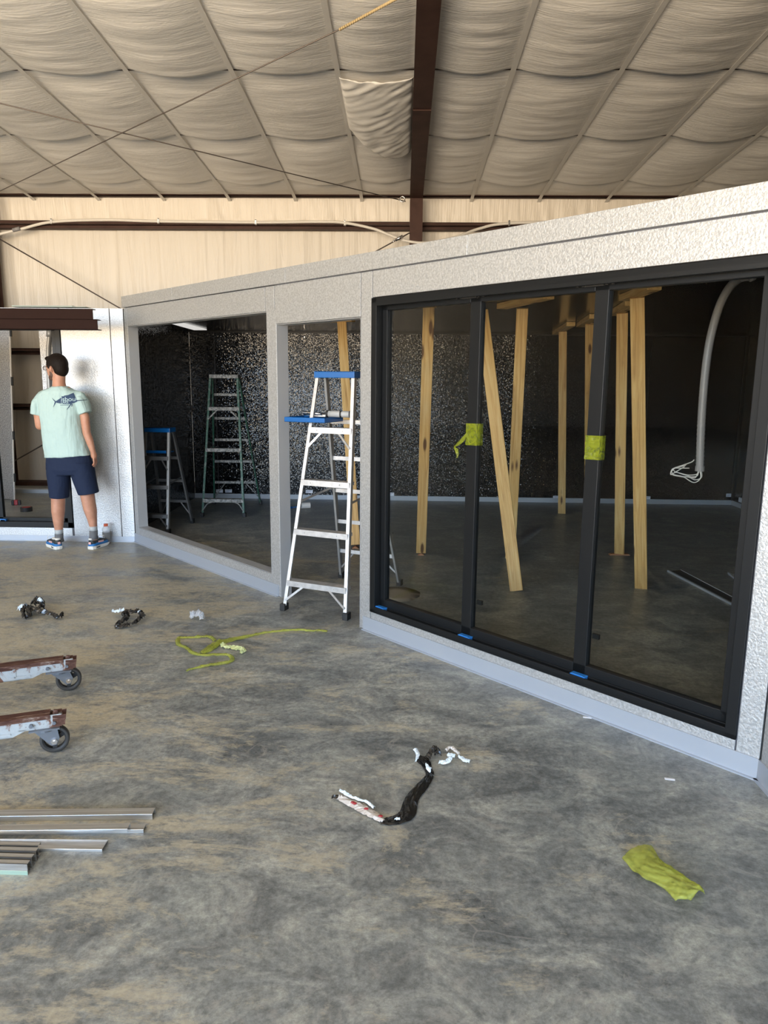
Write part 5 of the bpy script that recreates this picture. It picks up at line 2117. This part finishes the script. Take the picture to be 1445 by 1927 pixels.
# shorts
s = MB()
s.loft([span(88, 168, 852, .125), span(88, 171, 864, .132), span(88.5, 174, 882, .135, p=2.3), span(92, 173, 892, .12, p=2.3)])
s.loft([span(88.5, 132, 870, .12), span(89.5, 131.5, 890, .115), span(92, 130.5, 910, .110), span(95.5, 128, 936, .105, tilt=-.05)])
s.loft([span(130, 173, 870, .12), span(132, 177, 885, .115), span(138, 180, 903, .110), span(149, 185, 929, .105, tilt=.12)])
child_local(remesh(s.build('shorts', M_SHORT), .007, 4), man)

# socks and shoes
M_SOCKL = mat('light_sock', (.42, .44, .44), .9)
M_SOCKD = mat('grey_sock', (.13, .135, .14), .9)
M_SB = mat('shoe_blue', (.02, .16, .42), .6)
M_SK = mat('shoe_black', (.03, .035, .035), .6)
M_SW = mat('shoe_white', (.72, .70, .64), .5)
M_SP = mat('shoe_pink', (.72, .42, .40), .5)


def sock(xl, xr, y0, xl1, xr1, y1, y2, Y):
    b = MB()
    b.loft([legring(xl, xr, y0, Y, 1.12), legring((xl + xl1) / 2, (xr + xr1) / 2, (y0 + y1) / 2, Y, 1.12), legring(xl1, xr1, y1, Y, 1.12)])
    child_local(b.build('sock_cuff', M_SOCKL, smooth=True), man)
    b = MB()
    b.loft([legring(xl1 - .3, xr1 + .3, y1, Y, 1.12), legring(xl1 - .3, xr1 + .5, y2, Y, 1.15), legring(xl1 - 1, xr1 + 1.5, y2 + 6, Y, 1.2)])
    child_local(b.build('sock', M_SOCKD, smooth=True), man)


sock(103.6, 118.2, 996, 104, 118.2, 1004, 1013, YL)
sock(168.6, 182.6, 990, 169, 183, 998, 1008, YR)


def shoe(heel, dirv, length=.285, wdt=.095):
    d = Vector((dirv[0], dirv[1], 0)).normalized()
    n_ = Vector((-d.y, d.x, 0))
    t0 = []

    def S(x, y, z):
        return heel + d * (x * length) + n_ * (y * wdt) + Vector((0, 0, z))
    outl = [(0, 0), (.02, .30), (.12, .42), (.35, .40), (.55, .46), (.75, .52), (.90, .42), (.98, .18), (1, 0), (.98, -.18), (.90, -.40), (.75, -.48), (.55, -.42), (.35, -.38), (.12, -.42), (.02, -.30)]
    b = MB()
    rings = []
    for z, k in ((.0, .94), (.006, 1.0), (.020, 1.02), (.026, .98)):
        rings.append([S(.5 + (x - .5) * k, y * k, z + (.010 * (1 - x) if z > .01 else 0) + (.012 * max(0, x - .85) / .15 if z < .01 else 0)) for x, y in outl])
    b.loft(rings)
    sole = child_local(b.build('shoe_sole', M_SW, smooth=False, bevel=.003), man)
    b = MB()
    rings = []
    for z, k, fx in ((.026, .97, 1.0), (.042, .93, .98), (.052, .86, .96)):
        rings.append([S(.5 + (x - .5) * k * fx - .003, y * k, z + .010 * (1 - x)) for x, y in outl])
    b.loft(rings)
    child_local(b.build('shoe_mudguard', M_SB, smooth=True), man)
    b = MB()
    rings = []
    for z, k, x0, x1 in ((.050, .84, .03, .95), (.064, .78, .03, .88), (.078, .66, .035, .70), (.092, .58, .035, .52)):
        rings.append([S(x0 + (x1 - x0) * x, y * k, z + .008 * (1 - x)) for x, y in outl])
    b.loft(rings)
    child_local(b.build('shoe_upper', M_SK, smooth=True), man)
    b = MB()
    rings = []
    for z, k, x0, x1 in ((.088, .60, .025, .50), (.100, .60, .02, .44), (.104, .56, .03, .42)):
        rings.append([S(x0 + (x1 - x0) * x, y * k, z + .006 * (1 - x)) for x, y in outl])
    b.loft(rings)
    child_local(b.build('shoe_collar', M_SW, smooth=True), man)
    for s_ in (-1, 1):
        child_local(MB().bar(S(.30, s_ * .39, .066), S(.58, s_ * .40, .060), .004, .016, side=n_).build('shoe_patch', M_SP), man)
        child_local(MB().bar(S(.18, s_ * .43, .018), S(.36, s_ * .415, .018), .004, .008, side=n_).build('sole_window', M_RUB), man)
    child_local(MB().bar(S(.0, -.12, .066), S(.0, .12, .066), .006, .022, side=d).build('heel_tab', M_SP), man)
    b = MB()
    for k in range(4):
        b.tube([S(.44 + .08 * k, -.22, .088 - .008 * k), S(.47 + .08 * k, 0, .098 - .009 * k), S(.44 + .08 * k, .22, .088 - .008 * k)], .003, 6)
    b.tube(smooth_path([S(.44, .0, .10), S(.46, .3, .125), S(.50, .55, .115), S(.56, .5, .09)]), .0022, 6)
    b.tube(smooth_path([S(.44, .0, .10), S(.46, -.3, .120), S(.52, -.5, .105)]), .0022, 6)
    child_local(b.build('lace', M_SW), man)


shoe(Vector((P(114, 1028, YL).x + .02, 6.555, 0)), (-.70, .71))
shoe(Vector((P(175, 1028, YR).x - .005, 6.565, 0)), (.18, .98))
